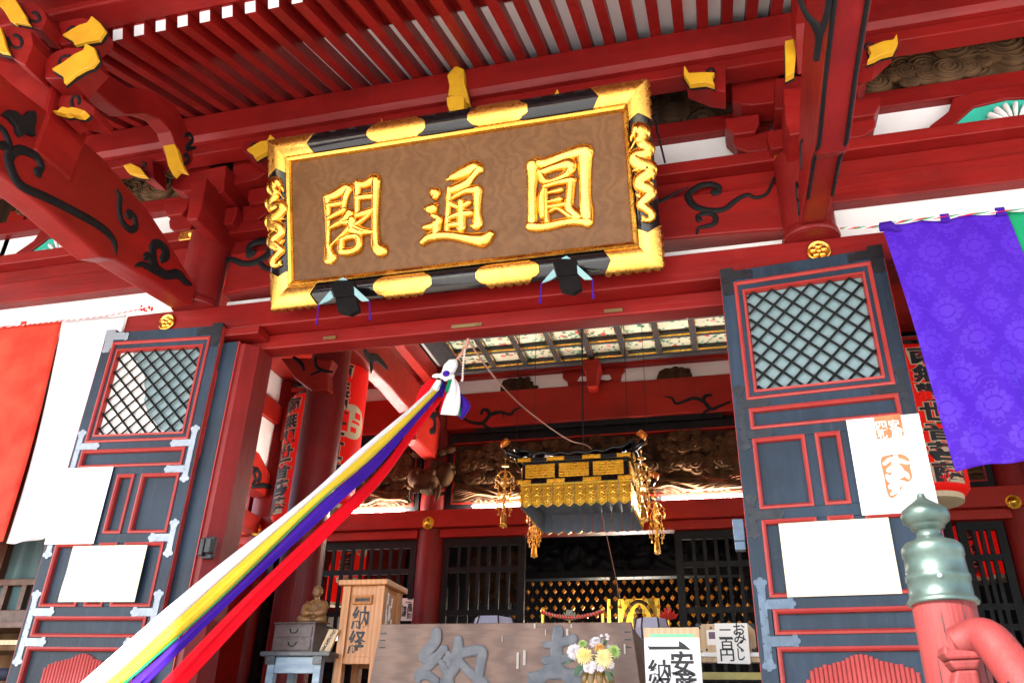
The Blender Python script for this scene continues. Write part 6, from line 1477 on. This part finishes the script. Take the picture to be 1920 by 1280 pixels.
PS = tag(MB().prism(cor, (0, .004, 0)).build('price_sheet', M_paper), 'white sheet with brush written price hanging in front of the fortune box', 'price sheet')
mb = MB(); f10 = FY(6.649)
for c_, x, y in (('お', 1462, 560), ('み', 1475, 675), ('く', 1478, 775), ('じ', 1492, 895)): a, b = f10.p(*cs(x, y)); put(mb, c_, f10, a, b, .085 if c_ not in 'くじ' else .05, .085, 0, .002, .01)
for c_, x, y in (('二', 1280, 620), ('百', 1300, 760), ('円', 1305, 905)): a, b = f10.p(*cs(x, y)); put(mb, c_, f10, a, b, .10, .065 if c_ == '二' else .085, 0, .002, .01)
mb.build('lettering', M_ink, PS)

# ------------------------------------------------------------------ inside: barrier posts, small lanterns, lotus, altar
for i, px_ in enumerate((1018, 1130)):
    p = PY(px_, 1142, 7.0); t = thing('barrier_post', 'left gold barrier post behind the offertory chest' if i == 0 else 'right gold barrier post behind the offertory chest', 'post', (p.x, 7.0, -.1), 'gold barrier posts')
    MB().lathe([(.12, -.1), (.12, -.08), (.018, -.06), (.016, p.z-.03), (.022, p.z-.02), (.012, p.z)], (p.x, 7.0, 0), 16).build('shaft', M_brass, t, smooth=False)
    MB().ball((p.x, 7.0, p.z), .02, 10, 8).build('knob', M_brass, t, smooth=True)
pa, pb = PY(1018, 1148, 7.0), PY(1130, 1146, 7.0)
twist('barrier_rope', [tuple(pa+(pb-pa)*(k/6)+V((0, -.02, -.045*math.sin(math.pi*k/6)))) for k in range(7)], .010, (M_cred, M_tcord), None, 'sagging red twisted rope between the gold barrier posts', 'rope', 22)
M_lav = paint('pale lavender paper', (.50, .50, .66), (.44, .44, .60), .6)
for i, (px_, py_, pyb, w_) in enumerate(((925, 1158, 1200, 68), (1221, 1160, 1200, 50))):
    Y = 8.2; p = PY(px_, py_, Y); r = w_/2/1524*9.4; b = PY(px_, pyb, Y)
    t = thing('standing_lantern', ('pale lavender paper lantern peeping over the left part of the offertory chest', 'pale lavender paper lantern on a black stand beside the sign board')[i], 'lantern', (p.x, Y, -.1), 'lavender paper lanterns')
    MB().lathe([(r*.72, b.z-.05), (r*1.0, b.z+.02), (r*1.02, p.z-.08), (r*.9, p.z)], (p.x, Y, 0), 6).build('paper_shade', M_lav, t)
    mb = MB()
    for k in range(6):
        th = k*math.pi/3; mb.tube([(p.x+r*1.01*math.cos(th)*q_, Y+r*1.01*math.sin(th)*q_, z) for q_, z in ((.73, b.z-.05), (1.01, b.z+.02), (1.03, p.z-.08), (.91, p.z))], .008, 5)
    mb.build('ribs', M_ink, t)
    MB().lathe([(.12, -.1), (.12, -.07), (.02, -.05), (.02, b.z-.06), (r*.7, b.z-.05)], (p.x, Y, 0), 14).build('stand', M_black, t)
def lotus(px_, py_, Y, r, m, label):
    p = PY(px_, py_, Y); t = thing('lotus_ornament', label, 'lotus', (p.x, Y, -.1)); mb = MB()
    for L in range(3):
        for k in range(8):
            th = k*math.pi/4+L*.39; d = V((math.cos(th), math.sin(th), 0)); sd_ = V((-d.y, d.x, 0)); o_ = .95-.3*L; h_ = .55+.28*L
            mb.add([p+d*r*.1, p+d*r*o_*.75+sd_*r*.3+V((0, 0, r*h_*.35)), p+d*r*o_+V((0, 0, r*h_)), p+d*r*o_*.75-sd_*r*.3+V((0, 0, r*h_*.35))], [(0, 1, 2, 3)])
    mb.build('petals', m, t, solid=.006); MB().tube([(p.x, Y, -.1), (p.x, Y, p.z)], .012, 6).lathe([(.10, -.1), (.10, -.06), (.02, -.04)], (p.x, Y, 0), 12).build('stem', M_goldd, t)
lotus(1068, 1163, 9.6, .11, paint('pale grey green petals', (.40, .46, .38), (.5, .5, .42), .5), 'pale grey lotus ornament standing between the gold barrier posts')
lotus(1253, 1162, 9.6, .12, paint('red petals', (.62, .04, .03), (.55, .03, .02), .4), 'red lotus ornament standing in front of the right lattice door')
# gilt hanging screen of linked diamonds
KM = thing('gilt_screen', 'hanging screen of small gilt diamond ornaments inside the dark sanctuary', 'screen', (AX, 12.0, .6))
M_dog = gold_mat('dull orange gilt', (.50, .21, .03), .38, .2, 40); mr = MB(); mc = MB(); d0 = None
def diamond(mb, x, z): return mb.prism([(x-.032, 12, z), (x, 12, z-.04), (x+.032, 12, z), (x, 12, z+.036)], (0, .008, 0)).ball((x, 11.995, z-.005), .014, 6, 4)
o12 = offset(KM)
for r_ in range(9):
    for c_ in range(26):
        x = -3.1+c_*.135+(.0675 if r_ % 2 else 0); z = 2.30-r_*.115
        if x > .25: continue
        if r_ < 4:
            if d0 is None: d0 = diamond(MB(), o12.x, o12.z); d0.v = [p+V((0, o12.y-12, 0)) for p in d0.v]; d0 = d0.build('diamond_ornament', M_dog, KM); dd = d0
            else: dd = dup(d0, None, KM)
            dd.location = V((x, 12, z))-o12
        else: diamond(mr, x, z)
        mc.tube([(x, 12.01, z+.08), (x, 12.01, z-.08)], .003, 4)
tag(mr.build('diamond_ornaments', M_dog, KM), kind='stuff'); mc.build('wires', M_dsteel, KM)
KM['label'] = 'hanging screen of small gilt diamond ornaments inside the dark sanctuary'
ALT = thing('altar_shrine', 'lit golden altar panel with an arched halo and dark seated figure', 'altar', (PY(1190, 1150, 13.2).x, 13.3, -.1))
p0, p1 = PY(1140, 1200, 13.3), PY(1236, 1121, 13.3)
M_gpan = paint('gold leaf panel', (.80, .56, .05), (.72, .48, .04), .45, metal=.2)
MB().box(p0.x, p1.x, 13.3, 13.33, -.1, p1.z).build('gold_panel', M_gpan, ALT)
cxh = PY(1198, 1150, 13.2).x; zt_ = PY(1198, 1126, 13.2).z; zb2 = PY(1198, 1165, 13.2).z
MB().tube([(cxh+.26*math.cos(t), 13.22, zb2-.2+(zt_-zb2+.2)*math.sin(t)) for t in [k*math.pi/14 for k in range(15)]], .028, 8).build('arch_halo', M_carved, ALT, smooth=True)
MB().ball((cxh, 13.2, zb2-.02), .13, 12, 10, (.75, .7, 1.3)).ball((cxh, 13.18, zb2+.16), .06, 10, 8).ball((cxh, 13.2, zb2-.25), .24, 12, 8, (1, .8, .6)).build('seated_figure', M_carved, ALT, smooth=True)
MB().box(p0.x-.2, p1.x+.2, 13.0, 13.6, -.1, zb2-.35).build('altar_table', M_black, ALT)
tag(MB().box(p0.x+.03, p1.x-.03, 13.02, 13.06, zb2-.349, zb2-.31).build('altar_lamp', M_emit), 'lit strip lamp at the foot of the golden altar panel', 'lamp')
# fluorescent tubes hidden behind the transom rail
for i, (xa_, xb_) in enumerate(((-5.6, -4.3), (-3.3, -2.2), (-.75, .3))):
    tag(MB().tube([(xa_, YI-.215, 3.03), (xb_, YI-.215, 3.03)], .016, 10).build('fluorescent_tube', M_emit), ('fluorescent tube glowing under the carved transom left of the inner column', 'fluorescent tube glowing under the carved transom left of the gold canopy', 'fluorescent tube glowing under the carved transom right of the gold canopy')[i], 'lamp', 'tubes lighting the transom')

# ------------------------------------------------------------------ stair newel with bronze finial and handrail
GY = 2.2; gx = PY(1768, 1130, GY).x; gz = lambda y: PY(1765, y, GY).z
NW = thing('stair_newel', 'pink red round stair post with green bronze onion finial and curved handrail', 'stair post', (gx, GY, -.1))
M_bronze = paint('green patinated bronze', (.085, .125, .11), (.032, .052, .046), .38, metal=.65, scale=7, bump=.15, bscale=12)
M_pink = redwood('sun faded vermilion paint', (.185, .022, .021), (.085, .009, .009), (7, 7, .45), .6)
u_ = PY(1833, 1130, GY).x-gx
prof = [(1.04, 780), (1.06, 768), (1.0, 750), (.94, 735), (.93, 650), (.965, 640), (.965, 610), (.92, 600), (.90, 500), (.935, 490), (.935, 450), (.90, 430), (.80, 410), (.55, 392), (.40, 375), (.36, 355), (.40, 325), (.52, 315), (.54, 300), (.58, 292), (.71, 270), (.755, 235), (.70, 200), (.50, 170), (.28, 140), (.15, 118), (.12, 100), (.10, 90), (.005, 88)]
# heights measured along the post; shift so that the tip falls at its place
tipz = PY(1732, 925, GY).z; basez = PY(1768, 1133, GY).z
MB().lathe([(r*u_, basez+(780-y)/(780-88)*(tipz-basez)) for r, y in prof], (gx, GY, 0), 40).build('bronze_finial', M_bronze, NW, smooth=True)
MB().lathe([(u_*.93, -.1), (u_*.93, basez+.002)], (gx, GY, 0), 40).build('post', M_pink, NW, smooth=False)
for k, (an, z0k, z1k) in enumerate(((-1.9, basez-.02, basez-.09), (-1.2, basez-.002, basez-.22), (-2.3, basez-.12, basez-.3), (-.8, basez-.06, basez-.2))):
    MB().tube([(gx+u_*.928*math.cos(an+.02*math.sin(q_*3)), GY+u_*.928*math.sin(an+.02*math.sin(q_*3)), z0k+(z1k-z0k)*q_/6) for q_ in range(7)], [.0005, .0014, .0018, .0016, .0014, .001, .0004], 5).build('crack', M_inkb, NW)
MB().ball((gx-.01, GY-u_*.93, basez+.055), .006, 8, 6).build('rivet', M_silver, NW)
cn = crop(1680, 900, 3.3667)
RP = [((1795, 1212), 2.13), ((1818, 1200), 2.12), ((1843, 1194), 2.10), ((1866, 1209), 2.07), ((1892, 1242), 2.04), ((1925, 1290), 2.0), ((1990, 1392), 1.93)]
path = smooth3([tuple(PY(x, y, Y)) for (x, y), Y in RP], 6)
MB().tube(path, .042, 20).build('handrail', M_pink, NW, smooth=True)
e0 = PY(1922, 1292, 2.008); e1 = PY(1990, 1400, 1.93); MB().tube([e0, e1], .046, 18).build('rail_band', M_dsteel, NW, smooth=True)
f12 = FY(2.08)
MB().fprism(f12, [f12.p(*cn(*q_)) for q_ in [(300, 1035), (345, 1060), (545, 1080), (550, 1120), (330, 1130), (300, 1090)]], -.13, 0).build('rail_block', M_pink, NW, bevel=.006)
MB().fprism(f12, [f12.p(*cn(*q_)) for q_ in [(330, 1132), (548, 1122), (520, 1190), (380, 1195)]], -.12, -.003).build('rail_block', M_pink, NW, bevel=.006)
MB().fprism(f12, [f12.p(*cn(*q_)) for q_ in [(380, 1196), (520, 1190), (560, 1400), (350, 1400)]], -.10, -.004).build('rail_strut', M_pink, NW, bevel=.006)
# ------------------------------------------------------------------ window bay with curtain and shelves at the lower left
cq = crop(0, 980, 4.2667); WY = 5.4; fw_ = FY(WY)
WN = thing('side_window', 'brown wooden sash window with blue green cloth curtains below the white curtain', 'window', (PY(40, 1200, WY).x, WY, -.1))
M_sash = wood('orange brown sash wood', (.10, .032, .010), (.06, .018, .006), (1, 1, 1), 3, .45)
M_tcl = cloth('blue green window cloth', (.10, .17, .18), (.075, .13, .14), .8, .1)
def pw_(x, y): return fw_.p(*cq(x, y))
a_, b_ = pw_(-500, 440), pw_(420, 470); zm = (a_[1]+b_[1])/2
x0, x1 = -7.0, -4.6; 
z_s1 = pw_(150, 460)[1]; z_s2 = pw_(150, 720)[1]; 
def pleat(s, t): return (x0+(x1-x0)*s, WY+.06+.02*math.sin(s*90)+.01*math.sin(s*41+t*2), z_s1+.02+(3.0-z_s1)*t)
MB().grid(pleat, 160, 8).build('cloth_curtain', M_tcl, WN, smooth=True)
MB().grid(lambda s, t: (x0+(x1-x0)*s, WY+.07+.015*math.sin(s*60), z_s2+.03+(z_s1-.05-z_s2)*t), 160, 6).build('cloth_curtain', M_tcl, WN, smooth=True)
MB().box(x0, x1, WY, WY+.05, z_s1-.035, z_s1+.015).build('sash_rail', M_sash, WN, bevel=.004); MB().box(x0, x1, WY-.04, WY+.08, z_s2-.10, z_s2+.02).build('window_sill', M_sash, WN, bevel=.006)
for px_ in (5, 155, -160): q = pw_(px_+10, 600); MB().box(q[0]-.022, q[0]+.022, WY+.002, WY+.05, z_s2+.021, z_s1-.036).build('sash_post', M_sash, WN)
q = pw_(10, 300); MB().box(q[0]-.05, q[0]+.03, WY-.01, WY+.05, z_s1+.016, 3.0).build('sash_post', M_sash, WN)
SH = thing('shelf_rack', 'brown wooden shelf with pale boards under the side window', 'shelf', (-5.6, WY-.1, -.1))
z_ = z_s2-.13
for k, (py_, m) in enumerate(((835, M_sash), (975, M_pale), (1010, M_carve))):
    zz = pw_(80, py_)[1]; MB().box(x0, x1, WY-.2, WY+.1, zz-.03, zz+.012).build('shelf_board', m, SH, bevel=.003)
MB().box(x0, x1, WY+.101, WY+.13, -.1, z_s2-.11).build('back_panel', M_carve, SH)
tag(MB().ball(PY(*cq(40, 1210), WY-.05), .09, 12, 8, (1.5, .8, .5)).build('cloth_bundle', paint('navy cloth', (.015, .02, .05), None, .8)), 'dark navy cloth bundle lying on the lowest shelf at the left edge', 'cloth')
MB().box(-8, -7.0, 5.35, 5.45, -.1, 3.1).build('plaster_panel', M_white, HALL)
